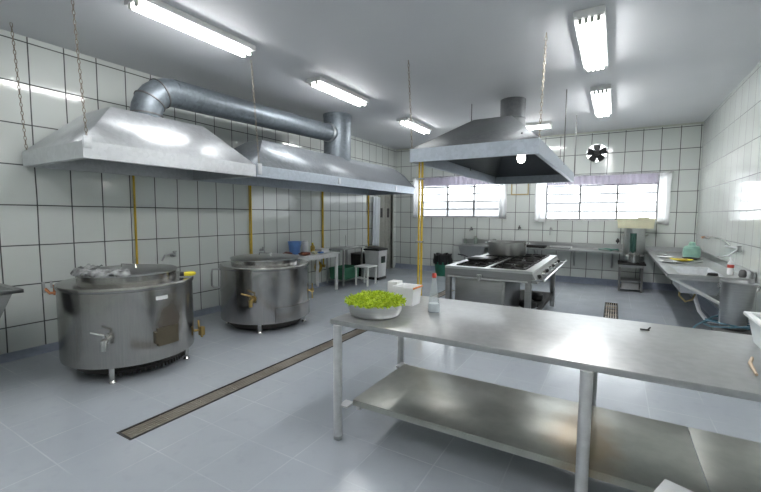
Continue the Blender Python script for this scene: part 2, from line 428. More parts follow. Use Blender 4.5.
# exhaust fan
r = thing('exhaust_fan', 'round black bladed exhaust fan high on the back wall', 'fan', (FX, YB+.1, FZ))
m = MB(); N = 40
ring = [(FX+(FR-.008)*math.cos(2*PI*k/N), YB+.02, FZ+(FR-.008)*math.sin(2*PI*k/N)) for k in range(N)]
obj('housing_ring', MB().tube(ring, .008, 6, closed=True), M['chrome'], r)
obj('motor_hub', MB().lathe(0, 0, [(0, -.05), (.05, -.05), (.055, -.02), (.055, .05), (0, .05)], 20, Matrix.Translation((FX, YB+.09, FZ)) @ Matrix.Rotation(PI/2, 4, 'X')), M['black'], r)
for k in range(5):
    a = 2*PI*k/5+.33
    def bl(u, v, a=a):
        rr = .045+u*.155; w = (.046+.062*u-.035*u**4)*(v-.5)*2; tw = .3
        x, z, y = rr*math.cos(a)-w*math.sin(a)*math.cos(tw), rr*math.sin(a)+w*math.cos(a)*math.cos(tw), w*math.sin(tw)
        return (FX+x, YB+.09+y, FZ+z)
    obj('blade', MB().grid(bl, 5, 4), M['black'], r, thick=.004)

# ------------------------------------------------------------------ ceiling lights
def light(x, y0, y1, ntube, label, along='y', width=None):
    w = width or (.25 if ntube == 2 else .26); cy = (y0+y1)/2; L = y1-y0
    r = thing('fluorescent_light', label, 'light', (x, cy, ZC), 'fluorescent ceiling fittings')
    if along == 'x': r.rotation_euler.z = PI/2
    mk = lambda mb, nm, mt, p=r: obj(nm, mb, M[mt], p)
    m = MB(); m.box(x-w/2, x+w/2, y0, y1, ZC-.055, ZC, .004)
    if ntube > 2:
        for q in (x-w/2, x+w/2-.012): m.box(q, q+.012, y0, y1, ZC-.058, ZC-.053)
    mk(m, 'housing', 'white_paint')
    ie = .015 if ntube == 2 else .075
    for e in (y0+ie, y1-ie):
        for i in range(ntube):
            tx = x+(i-(ntube-1)/2)*(.152/max(1, ntube-1) if ntube > 2 else .10)
            mk(MB().box(tx-.016, tx+.016, e-.012, e+.012, ZC-.10, ZC-.05, .003), 'lamp_holder', 'jamb')
    for i in range(ntube):
        tx = x+(i-(ntube-1)/2)*(.152/max(1, ntube-1) if ntube > 2 else .10)
        mk(MB().tube([(tx, y0+ie+.012, ZC-.083), (tx, y1-ie-.012, ZC-.083)], .016, 12), 'tube', 'tube' if ntube == 2 else 'tube4')
light(-3.70, 1.97, 3.24, 2, 'twin tube ceiling light nearest the camera, above the first kettle and hood', width=.25)
light(-3.69, 4.36, 5.62, 2, 'twin tube ceiling light beside the upright duct of the long hood', width=.25)
light(-3.67, 6.98, 8.16, 2, 'twin tube ceiling light between the two hoods, furthest of that row', width=.25)
light(-.29, 4.2, 5.76, 4, 'four tube ceiling light, the larger and nearer one right of the island hood')
light(-.27, 6.7, 8.42, 4, 'four tube ceiling light above the exhaust fan, the farther and smaller one')
light(-1.75, 8.25, 9.35, 2, 'twin tube ceiling light partly hidden behind the island hood duct', along='x')
light(-.31, 1.6, 3.08, 4, 'added four tube ceiling light, out of view above the long steel table')  # added fitting out of view, brightens the room from above the table
light(-.31, -1.2, .3, 4, 'added four tube ceiling light, unseen directly over the camera')  # unseen extra fitting, added to lift the overall brightness
light(-3.7, -.8, .5, 2, 'added twin tube ceiling light, unseen behind the camera on the kettle side', width=.25)  # fill fitting added behind the camera, never in view

# ------------------------------------------------------------------ hoods
def chain_part(p0, p1, parent, r=.016):
    p0, p1 = Vector(p0), Vector(p1); L = (p1-p0).length; d = (p1-p0).normalized()
    n = int(L/.042); m = MB()
    u = d.cross(V(0, 1, 0)).normalized(); w = d.cross(u)
    for i in range(n):
        c = p0+d*(L*(i+.5)/n); a = u if i % 2 else w
        pts = [c+d*(.026*math.cos(2*PI*k/8))+a*(.0105*math.sin(2*PI*k/8)) for k in range(8)]
        m.tube(pts, .0034, 4, closed=True)
    obj('chain', m, M['chain'], parent)
def hood(root, x0, x1, y0, y1, zb, zl, px0, px1, py0, py1, zt, mat, round_end=0):
    m = MB()
    L = [(x0, y0), (x1, y0), (x1, y1), (x0, y1)]; T = [(px0, py0), (px1, py0), (px1, py1), (px0, py1)]
    pts = [(x, y, zl) for x, y in L]+[(x, y, zt) for x, y in T]
    if round_end:   # far end bulges outward like a rolled sheet
        ex = []
        for f, g in ((.45, .62), (.8, .9)):
            for i in (2, 3):
                a, b = Vector(pts[i]), Vector(pts[i+4])
                ex.append((a.x+(b.x-a.x)*f, a.y+(b.y-a.y)*f, a.z+(b.z-a.z)*g))
        pts += ex   # 8,9 lower ; 10,11 upper
        m.poly(pts, [(0, 1, 5, 4), (4, 5, 6, 7), (1, 2, 8, 10, 6, 5), (3, 0, 4, 7, 11, 9), (2, 3, 9, 8), (8, 9, 11, 10), (10, 11, 7, 6)])
    else:
        m.poly(pts, [(0, 1, 5, 4), (1, 2, 6, 5), (2, 3, 7, 6), (3, 0, 4, 7), (4, 5, 6, 7)])
    obj('canopy', m, M[mat], root, thick=.006)
    m = MB(); t = .012; g = .05
    m.box(x0, x1, y0, y0+t, zb, zl+.004); m.box(x0, x1, y1-t, y1, zb, zl+.004); m.box(x0, x0+t, y0+t, y1-t, zb, zl+.004); m.box(x1-t, x1, y0+t, y1-t, zb, zl+.004)
    # inward gutter
    m.box(x0+t, x1-t, y0+t, y0+g, zb, zb+.01); m.box(x0+t, x1-t, y1-g, y1-t, zb, zb+.01); m.box(x0+t, x0+g, y0+g, y1-g, zb, zb+.01); m.box(x1-g, x1-t, y0+g, y1-g, zb, zb+.01)
    obj('rim', m, M['galv_lip' if mat != 'galv_bright' else 'galv_bright'], root)
def clip(root, x, y, z0, z1):
    obj('corner_bracket', MB().box(x-.004, x+.008, y-.035, y+.035, z0, z1, .002), M['galv_bright'], root)
HX0, HX1 = -5.49, -4.13; ZB, ZL = 2.05, 2.20
r = thing('exhaust_hood', 'bright steel exhaust hood over the nearest kettle, with the elbow duct', 'hood', (-4.8, 2.7, ZB))
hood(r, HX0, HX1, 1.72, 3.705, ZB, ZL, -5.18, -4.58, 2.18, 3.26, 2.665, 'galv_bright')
clip(r, HX1, 1.76, ZL-.06, ZL+.05)
chain_part((-5.27, 1.63, ZC), (-5.46, 1.75, ZL), r); chain_part((-4.25, 1.75, ZC), (HX1-.01, 1.76, ZL+.04), r)
r = thing('exhaust_hood', 'long grey galvanised exhaust hood on the left wall with the upright duct', 'hood', (-4.8, 6.1, ZB))
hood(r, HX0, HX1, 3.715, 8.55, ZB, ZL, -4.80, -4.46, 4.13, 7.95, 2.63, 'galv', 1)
clip(r, HX1, 3.77, ZL-.12, ZL+.03); clip(r, HX1, 5.55, ZL-.12, ZL-.02); clip(r, HX1, 7.6, ZL-.12, ZL-.02)
chain_part((-3.95, 3.5, ZC), (HX1-.01, 3.77, ZL+.03), r)
# ducts over the two wall hoods
r = thing('ventilation_duct', 'round metal duct from the near hood elbow along to the upright pipe', 'duct', (-4.6, 4.3, 2.66))
m = MB(); R0 = .165; cx, cy = -4.73, 2.63; dv = V(.09, 3.3, 0).normalized(); B0 = .33
pts = [(cx, cy, 2.60)]
for i in range(7):
    a = i/6*PI/2; q = V(cx, cy, 2.69)+dv*(B0*(1-math.cos(a)))+V(0, 0, B0*math.sin(a)); pts.append(q)
obj('elbow', MB().tube(pts, R0, 28), M['duct'], r)
m = MB()
for i in (1, 3, 5):
    c = Vector(pts[i]); d = (Vector(pts[i+1])-Vector(pts[i-1])).normalized()
    m.tube([c-d*.007, c+d*.007], R0+.01, 28)
obj('elbow_seam', m, M['rod'], r)
end = V(-4.64, 6.15, 3.07)
obj('horizontal_pipe', MB().tube([pts[-1], V(*pts[-1])*.5+end*.5, end], [R0, .16, .155], 28), M['duct'], r)
obj('joint_collar', MB().tube([end-dv*.27, end-dv*.225], .172, 28), M['galv_bright'], r)
obj('upright_pipe', MB().lathe(-4.66, 6.2, [(.262, 2.50), (.262, 3.40), (.271, 3.402), (.271, ZC)], 40), M['duct'], r)
# island hood
IX0, IX1, IY0, IY1, IZB, IZL = -2.21, -.71, 4.42, 8.45, 2.2, 2.355
r = thing('island_exhaust_hood', 'grey pyramid shaped exhaust hood hanging over the island stove', 'hood', (-1.46, 6.4, IZB))
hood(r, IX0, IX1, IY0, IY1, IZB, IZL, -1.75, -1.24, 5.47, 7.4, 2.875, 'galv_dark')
m = MB().lathe(-1.53, 6.83, [(.2, 2.86), (.2, 3.13), (.206, 3.135), (.206, 3.15), (.2, 3.155), (.2, ZC)], 36)
obj('duct_pipe', m, M['galv_dark'], r)
chain_part((IX0-.06, 4.47, ZC), (IX0+.01, IY0+.04, IZL), r); chain_part((IX1+.01, 4.53, ZC), (IX1-.01, IY0+.04, IZL), r)
for (x, y) in ((IX0+.02, 6.72), (IX1-.0, 6.65), (IX1-.0, IY1-.03), (IX0+.02, IY1-.03)):
    obj('hanging_rod', MB().tube([(x, y, ZC), (x, y, IZL-.03)], .008, 8), M['rod'], r)
b = thing('light_bulb', 'glowing bulb under the front edge of the island hood', 'bulb', (-.93, 4.63, 2.3))
obj('glass_bulb', MB().lathe(-.93, 4.63, [(0, 2.135), (.03, 2.145), (.045, 2.18), (.043, 2.21), (.03, 2.24), (.018, 2.265)], 20), M['bulb'], b)
obj('socket', MB().lathe(-.93, 4.63, [(.022, 2.262), (.022, 2.33), (.012, 2.345), (.012, 2.47)], 16), M['black'], b)

# ------------------------------------------------------------------ gas pipes
XP = XL+.022
r = thing('gas_pipe', 'yellow gas pipe on the left tiled wall with four drops behind the kettles', 'pipe', (XP, 5.5, 0))
obj('header', MB().tube([(XP, 2.85, 2.13), (XP, 9.25-.5, 2.13)], .014, 8), M['yellow_pipe'], r)
for y, zb in ((2.87, .55), (4.83, .5), (6.83, .45), (8.7, .5)):
    m = MB().tube([(XP, y, 2.13), (XP, y, zb)], .014, 10)
    if y != 2.87: m.tube([(XP, y-.035, 2.1), (XP, y-.035, .8)], .009, 8)
    dr = obj('riser', m, M['yellow_pipe'], r)
    obj('valve', MB().box(XP-.02, XP+.04, y-.03, y+.03, zb-.06, zb, .008), M['brass'], r)
r = thing('gas_pipe', 'upright yellow gas pipe pair at the left edge of the island hood', 'pipe', (-2.14, 4.6, 0))
obj('pipe', MB().tube([(-2.13, 4.62, 2.3), (-2.13, 4.62, 0)], .015, 10), M['yellow_pipe'], r)
obj('pipe', MB().tube([(-2.162, 4.6, 2.25), (-2.162, 4.6, 0)], .012, 10), M['yellow_pipe'], r)
for z in (.4, 1.2, 2.0): obj('clamp', MB().box(-2.2, -2.11, 4.58, 4.64, z, z+.02), M['chrome'], r)

# ------------------------------------------------------------------ kettles
def kettle(root, cx, cy, r, z0, z1, mat, lr, lz, legs):
    prof = [(r-.03, z0), (r-.004, z0+.012), (r, z0+.04), (r, z1-.045), (r+.008, z1-.04), (r+.014, z1-.02), (r+.008, z1), (r-.02, z1+.004), (lr+.005, z1+.012)]
    obj('body', MB().lathe(cx, cy, prof, 72), mat, root)
    obj('collar', MB().lathe(cx, cy, [(lr, z1+.005), (lr, lz-.02), (lr-.006, lz-.012), (lr-.03, lz-.012)], 64), mat, root)
    lid = obj('lid', MB().lathe(cx, cy, [(lr+.012, lz-.022), (lr+.014, lz-.006), (lr, lz), (lr*.6, lz+.016), (0, lz+.022)], 64), M['dull_steel'], root)
    h = .03
    obj('lid_handle', MB().tube([(cx-.1, cy-.02, lz+.015), (cx-.09, cy-.02, lz+.05), (cx+.09, cy+.02, lz+.05), (cx+.1, cy+.02, lz+.015)], .008, 8), M['chrome'], lid)
    obj('burner_base', MB().lathe(cx, cy, [(r-.13, z0-.085), (r-.11, z0-.07), (r-.10, z0), (r-.2, z0+.01)], 48), M['dark'], root)
    for a in legs:
        x, y = cx+(r-.075)*math.cos(a), cy+(r-.075)*math.sin(a)
        obj('leg', MB().lathe(x, y, [(.03, 0), (.032, .01), (.02, .03), (.028, z0*.6), (.028, z0+.005)], 16), M['chrome'], root)
def surf(cx, cy, r, ang): a = math.radians(ang); return V(cx+r*math.cos(a), cy+r*math.sin(a), 0), V(math.cos(a), math.sin(a), 0), V(-math.sin(a), math.cos(a), 0)
def drain_tap(root, cx, cy, r, ang, z, mat, lev):
    p, n_, t_ = surf(cx, cy, r, ang); p.z = z
    m = MB(); m.tube([p-n_*.01, p+n_*.012], .045, 16); m.tube([p, p+n_*.09], .022, 12)
    m.tube([p+n_*.07, p+n_*.10+V(0, 0, -.005), p+n_*.105+V(0, 0, -.08)], [.028, .028, .022], 12)
    tp = obj('drain_tap', m, mat, root)
    obj('tap_lever', MB().tube([p+n_*.08+V(0, 0, .03), p+n_*.09+V(0, 0, .055), p+n_*.09-t_*lev+V(0, 0, .085)], [.014, .012, .009], 8), mat, tp)
# kettle 1
K1 = (-4.25, 2.12, .585, .15, .885)
r = thing('steam_kettle', 'large round stainless cooking kettle with scorched fire door, nearest the camera', 'kettle', (K1[0], K1[1], 0))
kettle(r, *K1, M['kettle1'], .43, .985, [math.radians(a) for a in (-45, 45, 135, 225)])
drain_tap(r, *K1[:3], -44, .44, M['chrome'], .1)
p, n_, t_ = surf(*K1[:3], 3.7)
def plate(nm, cx, cy, rr, a0, a1, z0, z1, th, mat, parent, n=8):
    def o(u, v): a = math.radians(a0+(a1-a0)*u); return a
    m = MB(); pts = []
    for rad in (rr, rr+th):
        for i in range(n+1):
            a = math.radians(a0+(a1-a0)*i/n)
            for z in (z0, z1): pts.append((cx+rad*math.cos(a), cy+rad*math.sin(a), z))
    k = 2*(n+1); f = []
    for i in range(n):
        a = 2*i; f += [(a, a+2, a+3, a+1), (k+a, k+a+1, k+a+3, k+a+2), (a+1, a+3, k+a+3, k+a+1), (a, k+a, k+a+2, a+2)]
    f += [(0, 1, k+1, k), (2*n, k+2*n, k+2*n+1, 2*n+1)]
    return obj(nm, m.poly(pts, f), mat, parent)
fd = plate('fire_door', *K1[:3], -6, 14, .30, .47, .018, M['rust_iron'], r)
plate('door_hinge', *K1[:3], -8.5, -6.2, .33, .44, .03, M['rust_iron'], fd, 2)
plate('rating_plate', *K1[:3], -6, 5, .74, .775, .002, M['white_paint'], r)
m = MB(); p, n_, t_ = surf(*K1[:3], 60); p.z = .26
m.tube([p-n_*.005, p+n_*.06, p+n_*.08+V(0, 0, -.08)], .014, 10); m.box(p.x+.01, p.x+.07, p.y+.04, p.y+.09, .20, .30, .01); m.tube([p+n_*.05, p+n_*.05+t_*.05+V(0, 0, .1)], .01, 8)
obj('gas_valve', m, M['brass'], r)
m = MB()
for i in range(26):
    a = math.radians(-40+i*4.2); x, y = K1[0]+.5*math.cos(a), K1[1]+.5*math.sin(a); m.box(x-.006, x+.006, y-.006, y+.006, .06, .16)
m.tube([(K1[0]+.51*math.cos(math.radians(a)), K1[1]+.51*math.sin(math.radians(a)), .115) for a in range(-42, 70, 4)], .01, 6)
obj('burner_guard', m, M['iron'], r)
m = MB(); q = V(-4.62, 1.66, .80)
m.tube([q+V(.06, .08, -.02), q+V(-.04, -.06, -.02), q+V(-.08, -.08, .02)], .014, 8); m.tube([q+V(-.02, -.03, -.04), q+V(-.02, -.03, .06)], .011, 8)
obj('side_pipe', m, M['copper'], r)
m = MB(); m.tube([q+V(-.08, -.09, -.02), q+V(-.09, -.09, .09)], .013, 8); m.tube([q+V(-.02, -.05, .03), q+V(-.03, -.05, .1)], .01, 8)
obj('side_lever', m, M['dull_steel'], r)
# cloth on its lid
def crumple(cx, cy, a0, a1, r0, r1, z, drop):
    def f(u, v):
        a = math.radians(a0+(a1-a0)*u); rr = r0+(r1-r0)*v
        h = .010*math.sin(u*31)+.009*math.sin(u*57+v*9)+.007*math.cos(v*17+u*11)
        zz = z+.022+abs(h); e = max(0, rr-.44)
        return (cx+rr*math.cos(a), cy+rr*math.sin(a), zz-e*drop+.5*h*v)
    return f
o = obj('damp_cloth', MB().grid(crumple(K1[0], K1[1], 205, 335, .28, .47, .985, 1.2), 70, 12), M['silver_cloth'], thick=.004, ang=60)
tag(o, 'crumpled grey patterned cloth lying along the front of the nearest kettle lid', 'cloth')
y_ = thing('spray_gun', 'yellow plastic bottle with black cap lying on the right rim of the nearest kettle', 'bottle', (-3.83, 2.52, .90))
Mx = Matrix.Translation((-3.84, 2.47, .925)) @ Matrix.Rotation(math.radians(62), 4, 'Z') @ Matrix.Rotation(PI/2, 4, 'Y') @ Matrix.Scale(.72, 4)
y_.name = 'plastic_bottle'; ORG['plastic_bottle'] = V(-3.83, 2.52, .90)
obj('bottle_body', MB().lathe(0, 0, [(0, -.02), (.03, -.015), (.034, .01), (.034, .10), (.022, .13), (.014, .14)], 18, Mx), M['yellow'], y_)
obj('cap', MB().lathe(0, 0, [(.018, -.075), (.03, -.07), (.031, -.02), (.01, -.018)], 16, Mx), M['black'], y_)
# kettle 2
K2 = (-4.25, 3.95, .605, .12, .865)
r = thing('steam_kettle', 'round stainless cooking kettle with flat lid and brass tap, farther of the two', 'kettle', (K2[0], K2[1], 0))
kettle(r, *K2, M['kettle2'], .455, .955, [math.radians(a) for a in (-52, 38, 128, 218)])
drain_tap(r, *K2[:3], -58, .47, M['brass'], .12)
plate('side_panel', *K2[:3], -32, 40, .14, .335, .01, M['kettle2'], r, 18)
m = MB(); p, n_, t_ = surf(*K2[:3], -128)
q = p+V(0, 0, .80); m.tube([q, q+n_*.09, q+n_*.10+V(0, 0, -.06), q+n_*.10+V(0, 0, -.22), q+n_*.07+V(0, 0, -.25), q+V(0, 0, -.25)], .014, 10)
obj('side_handle', m, M['dull_steel'], r)
m = MB(); p, n_, t_ = surf(*K2[:3], 42); p.z = .45
m.tube([p-n_*.005, p+n_*.07], .014, 10); m.tube([p+n_*.05+V(0, 0, -.12), p+n_*.05+V(0, 0, .1)], .01, 8); m.box(p.x+.02, p.x+.06, p.y+.01, p.y+.05, .42, .48, .008)
obj('gas_valve', m, M['brass'], r)

# wall taps
def wall_tap(x, y, z, nrm, sp, label, mat='chrome', s=1.0, drop=.05):
    n_ = Vector(nrm); t_ = Vector(sp).normalized(); L = Vector(sp).length; p = V(x, y, z)
    r = thing('wall_tap', label, 'tap', p)
    m = MB(); m.tube([p, p+n_*.015], .028*s, 14); m.tube([p, p+n_*.07], .014*s, 10); m.tube([p+n_*.06-V(0, 0, .02), p+n_*.06+V(0, 0, .05)], .016*s, 10)
    obj('tap_body', m, M[mat], r)
    obj('spout', MB().tube([p+n_*.06, p+n_*.07+t_*L*.3+V(0, 0, .03), p+n_*.08+t_*L*.8+V(0, 0, .02), p+n_*.08+t_*L+V(0, 0, -drop)], .009*s, 8), M[mat], r)
    obj('tap_handle', MB().tube([p+n_*.06+V(0, 0, .055)-t_*.035, p+n_*.06+V(0, 0, .055)+t_*.035], .008*s, 8), M[mat], r)
wall_tap(XL, 3.38, .95, (1, 0, 0), (.1, -.26, 0), 'chrome swivel tap on the wall behind the nearest kettle', 'dull_steel', 1.3)
wall_tap(XL, 5.05, .90, (1, 0, 0), (.08, -.05, 0), 'small dark tap on the wall just behind the lid of the farther kettle', 'dull_steel')
wall_tap(-3.25, YB, 1.19, (0, -1, 0), (0, -.1, 0), 'small dark tap on the back wall above the basin, left of the big pot', 'rod', 1.2)
wall_tap(-2.03, YB, 1.25, (0, -1, 0), (0, -.1, 0), 'small dark tap on the back wall right above the big pot handle', 'rod', .9)
wall_tap(-1.31, YB, 1.22, (0, -1, 0), (0, -.12, 0), 'wall tap on the back tiles, below the left end of the right window', 'dull_steel', 1.3, .12)
wall_tap(.07, YB, 1.0, (0, -1, 0), (0, -.06, 0), 'small black tap on the back wall just left of the tall stockpot', 'black', 1.3)

# ------------------------------------------------------------------ long steel table
TX0, TX1, TY0, TY1, TZ = -1.645, 1.2, 2.1, 3.15, .84
r = thing('steel_work_table', 'long stainless work table with lower shelf in the foreground', 'table', (-.2, 2.6, 0))
m = MB(); m.box(TX0, TX1, TY0, TY1, TZ-.036, TZ, .006); obj('table_top', m, M['table_top'], r)
for (y, zt) in ((2.105, TZ-.034), (3.03, TZ-.034)):
    for x in (-1.585, -.085, 1.1):
        l = obj('leg', MB().lathe(x, y, [(.029, .03), (.029, zt)], 20), M['leg_paint'], r)
        obj('foot', MB().lathe(x, y, [(.024, 0), (.031, .006), (.031, .03)], 16), M['black' if False else 'dull_steel'], l)
for a, b in ((-1.50, .432), (.437, 1.12)):
    m = MB(); m.box(a, b, 2.165, 2.93, .268, .28, .003)
    m.box(a, b, 2.165, 2.173, .238, .268); m.box(a, b, 2.922, 2.93, .238, .268)
    obj('shelf', m, M['shelf_steel'], r)
for x in (-1.47, -.085, 1.09):
    obj('shelf_support', MB().box(x-.012, x+.012, 2.18, 2.92, .205, .237), M['leg_paint'], r)
for x, y in ((-1.52, 2.18), (-1.52, 2.91)):
    obj('shelf_bracket', MB().box(x-.05, x+.02, y-.085 if y < 2.5 else y, y if y < 2.5 else y+.1, .244, .256), M['leg_paint'], r)

# bowl of lettuce
bx, by = -1.455, 2.385
o = thing('salad_bowl', 'shallow stainless bowl of lettuce at the left end of the long table', 'bowl', (bx, by, TZ))
obj('bowl_wall', MB().lathe(bx, by, [(.165, TZ), (.178, TZ+.006), (.188, TZ+.03), (.192, TZ+.085), (.198, TZ+.092), (.19, TZ+.092), (.184, TZ+.085), (.18, TZ+.03), (.16, TZ+.012), (0, TZ+.012)], 56), M['steel'], o)
m = MB()
for i in range(1500):
    rr = .212*math.sqrt(random.random()); a = random.random()*2*PI
    top = .075*(1-(rr/.225)**2)**.6; zz = TZ+.078+top*random.uniform(.45, 1.0)
    c = V(bx+rr*math.cos(a), by+rr*math.sin(a), zz)
    d = V(math.cos(a)*.5+random.uniform(-1, 1), math.sin(a)*.5+random.uniform(-1, 1), random.uniform(-.2, .9)).normalized()
    s = d.cross(V(random.uniform(-1, 1), random.uniform(-1, 1), random.uniform(-1, 1))).normalized(); n_ = d.cross(s)
    L = random.uniform(.018, .04); w = random.uniform(.004, .009); cu = random.uniform(-.02, .02); tw = random.uniform(-1.2, 1.2)
    vs = []
    for j in range(4):
        u = j/3; c2 = c+d*L*(u-.5)+n_*cu*(u*u); s2 = s*math.cos(tw*u)+n_*math.sin(tw*u); ww = w*(1-.5*u)
        vs += [m.bm.verts.new(c2-s2*ww), m.bm.verts.new(c2+n_*.003*math.sin(j*3)), m.bm.verts.new(c2+s2*ww)]
    for j in range(3):
        for k in range(2):
            m.bm.faces.new([vs[3*j+k], vs[3*j+k+1], vs[3*j+4+k], vs[3*j+3+k]])
# dense core beneath the loose shreds
m.lathe(bx, by, [(.176, TZ+.06), (.185, TZ+.088), (.16, TZ+.108), (.1, TZ+.122), (0, TZ+.128)], 30)
o = obj('shredded_lettuce', m, M['leaf'], ang=60, keep_normals=True)
tag(o, 'heap of bright green shredded lettuce filling the shallow bowl', 'lettuce', kind='stuff')

# white tub and box behind
o = thing('plastic_tub', 'white square plastic tub with orange edge behind the lettuce bowl', 'tub', (-1.36, 2.78, TZ))
def taper_box(m, x0, x1, y0, y1, z0, z1, k, th=.006):
    cx, cy = (x0+x1)/2, (y0+y1)/2; hx, hy = (x1-x0)/2, (y1-y0)/2
    P = []
    for (s, z) in ((k, z0), (1, z1)): P += [(cx+a*hx*s, cy+b*hy*s, z) for a, b in ((-1, -1), (1, -1), (1, 1), (-1, 1))]
    for (s, z) in ((1, z1), (k, z0+th)): P += [(cx+a*(hx*s-th), cy+b*(hy*s-th), z) for a, b in ((-1, -1), (1, -1), (1, 1), (-1, 1))]
    F = [(3, 2, 1, 0)]
    for i in range(4):
        j = (i+1) % 4; F += [(i, j, 4+j, 4+i), (4+i, 4+j, 8+j, 8+i), (8+i, 8+j, 12+j, 12+i)]
    F += [(12, 13, 14, 15)]
    m.poly(P, F); return m
obj('tub_body', taper_box(MB(), -1.495, -1.32, 2.72, 2.88, TZ, TZ+.145, .88), M['white_plastic'], o)
m = MB(); m.box(-1.50, -1.318, 2.714, 2.72, TZ+.132, TZ+.148); m.box(-1.50, -1.318, 2.88, 2.886, TZ+.132, TZ+.148); m.box(-1.502, -1.495, 2.714, 2.886, TZ+.132, TZ+.148)
obj('tub_rim', m, M['white_plastic'], o)
obj('orange_edge', MB().box(-1.32, -1.313, 2.714, 2.886, TZ+.134, TZ+.148, .002), M['orange'], o)['label'] = 'orange edge strip'
o = obj('cardboard_sleeve', MB().box(-1.61, -1.52, 2.83, 2.93, TZ, TZ+.16, .004), M['white_paint']); o.name = 'white_carton'
tag(o, 'small white carton standing left of the white plastic tub', 'carton')
# bottle
bx2, by2 = -1.12, 2.66
o = thing('plastic_bottle', 'clear conical plastic bottle with red cap on the long table', 'bottle', (bx2, by2, TZ))
obj('bottle_body', MB().lathe(bx2, by2, [(0, TZ+.003), (.042, TZ), (.044, TZ+.01), (.042, TZ+.06), (.032, TZ+.12), (.021, TZ+.20), (.014, TZ+.25), (.014, TZ+.265)], 28, cap=False), M['clear'], o)
obj('liquid', MB().lathe(bx2, by2, [(0, TZ+.006), (.040, TZ+.006), (.042, TZ+.03), (.038, TZ+.065), (0, TZ+.065)], 24), M['crate_plastic'], o)
obj('cap', MB().lathe(bx2, by2, [(.016, TZ+.255), (.016, TZ+.28), (.014, TZ+.288), (0, TZ+.288)], 18), M['red'], o)
# small clip
o = thing('metal_clip', 'small dark metal clip lying on the long table near its back edge', 'clip', (.19, 2.93, TZ))
obj('clip_arm', MB().box(.165, .215, 2.915, 2.93, TZ+.001, TZ+.008, .002), M['iron'], o); obj('clip_grip', MB().tube([(.205, 2.92, TZ+.006), (.22, 2.96, TZ+.012)], .005, 6), M['iron'], o)
# milky crate
o = thing('plastic_crate', 'milky white plastic crate with thick rim at the right end of the table', 'crate', (.84, 2.75, TZ))
cx0, cx1, cy0, cy1, zt = .665, 1.08, 2.38, 3.02, TZ+.165
obj('crate_body', taper_box(MB(), cx0+.015, cx1-.015, cy0+.015, cy1-.015, TZ, zt-.005, .86, .005), M['crate_plastic'], o)
m = MB(); rr = .013
m.box(cx0, cx0+.03, cy0, cy1, zt-.02, zt, .006); m.box(cx1-.03, cx1, cy0, cy1, zt-.02, zt, .006); m.box(cx0+.02, cx1-.02, cy0, cy0+.03, zt-.02, zt, .006); m.box(cx0+.02, cx1-.02, cy1-.03, cy1, zt-.02, zt, .006)
obj('crate_rim', m, M['white_plastic'], o)
o = obj('wooden_spatula', MB().tube([(.575, 2.33, TZ+.008), (.59, 2.50, TZ+.008), (.62, 2.60, TZ+.008)], [.006, .008, .007], 10), M['beige'])
o.name = 'wooden_spoon_handle'; tag(o, 'beige wooden utensil handle lying beside the milky crate at the right edge', 'utensil')
# white box in front at the bottom edge
zz = .36; a0 = V(.247, 2.19-.11, 0)
o = thing('plastic_box', 'white plastic box on the floor in front of the table, at the bottom edge', 'box', (.3, 1.8, 0))
Mx = Matrix.Translation((.252, 2.125, 0)) @ Matrix.Rotation(math.radians(-22), 4, 'Z')
m = MB(); taper_box(m, 0, .38, -.40, 0, 0, zz-.015, .9, .006); bmesh.ops.transform(m.bm, matrix=Mx, verts=m.bm.verts); obj('box_body', m, M['white_plastic'], o)
obj('box_lid', MB().box(-.008, .388, -.408, .008, zz-.018, zz, .006, Mx), M['white_plastic'], o)

# ------------------------------------------------------------------ island stove
SX0, SX1, SY0, SY1, SZ = -1.93, -.82, 4.95, 7.3, .88
r = thing('gas_stove', 'six burner stainless island gas stove under the pyramid hood', 'stove', (-1.4, 6.1, 0))
# top frame: rails between the burner wells
m = MB(); wells = []
cols = [(SX0+.10, SX0+.50), (SX0+.56, SX1-.10)]; rows = [(SY0+.13, SY0+.80), (SY0+.86, SY0+1.50), (SY0+1.56, SY1-.12)]
hl = [(a, b, c, d) for a, b in cols for c, d in rows]
slab_with_holes(m, sorted({SX0, SX1, *[v for c in cols for v in c]}), sorted({SY0, SY1, *[v for c in rows for v in c]}), hl, SZ-.03, SZ)
obj('cooktop', m, M['steel'], r)
obj('drip_tray', MB().box(SX0+.03, SX1-.03, SY0+.03, SY1-.03, SZ-.09, SZ-.07), M['dark'], r)
m = MB(); m.box(SX0, SX1, SY0, SY0+.015, SZ-.14, SZ-.03); m.box(SX0, SX1, SY1-.015, SY1, SZ-.14, SZ-.03); m.box(SX0, SX0+.015, SY0+.015, SY1-.015, SZ-.14, SZ-.03)
obj('apron', m, M['stove_steel'], r)
# slanted control panel and towel rail
m = MB(); m.poly([(SX1, SY0, SZ-.03), (SX1, SY1, SZ-.03), (SX1+.06, SY1, SZ-.14), (SX1+.06, SY0, SZ-.14), (SX1-.01, SY0, SZ-.14), (SX1-.01, SY1, SZ-.14)], [(0, 3, 2, 1), (3, 4, 5, 2), (0, 4, 3), (1, 2, 5), (0, 1, 5, 4)])
obj('control_panel', m, M['dull_steel'], r)
for i in range(7):
    y = SY0+.2+i*.32; p = V(SX1+.035, y, SZ-.085); d = V(.88, 0, .47)
    obj('knob', MB().tube([p, p+d*.035], [.026, .02], 14), M['chrome' if i % 2 else 'iron'], r)
m = MB(); m.tube([(SX1+.15, SY0-.12, SZ-.08), (SX1+.15, SY1-.1, SZ-.08)], .013, 10)
m.tube([(SX1+.15, SY0-.12, SZ-.08), (SX1-.02, SY0-.12+.13, SZ-.1)], .012, 8)
for y in (SY0+.5, SY0+1.2, SY1-.1): m.tube([(SX1+.03, y, SZ-.09), (SX1+.15, y, SZ-.08)], .009, 8)
obj('side_rail', m, M['chrome'], r)
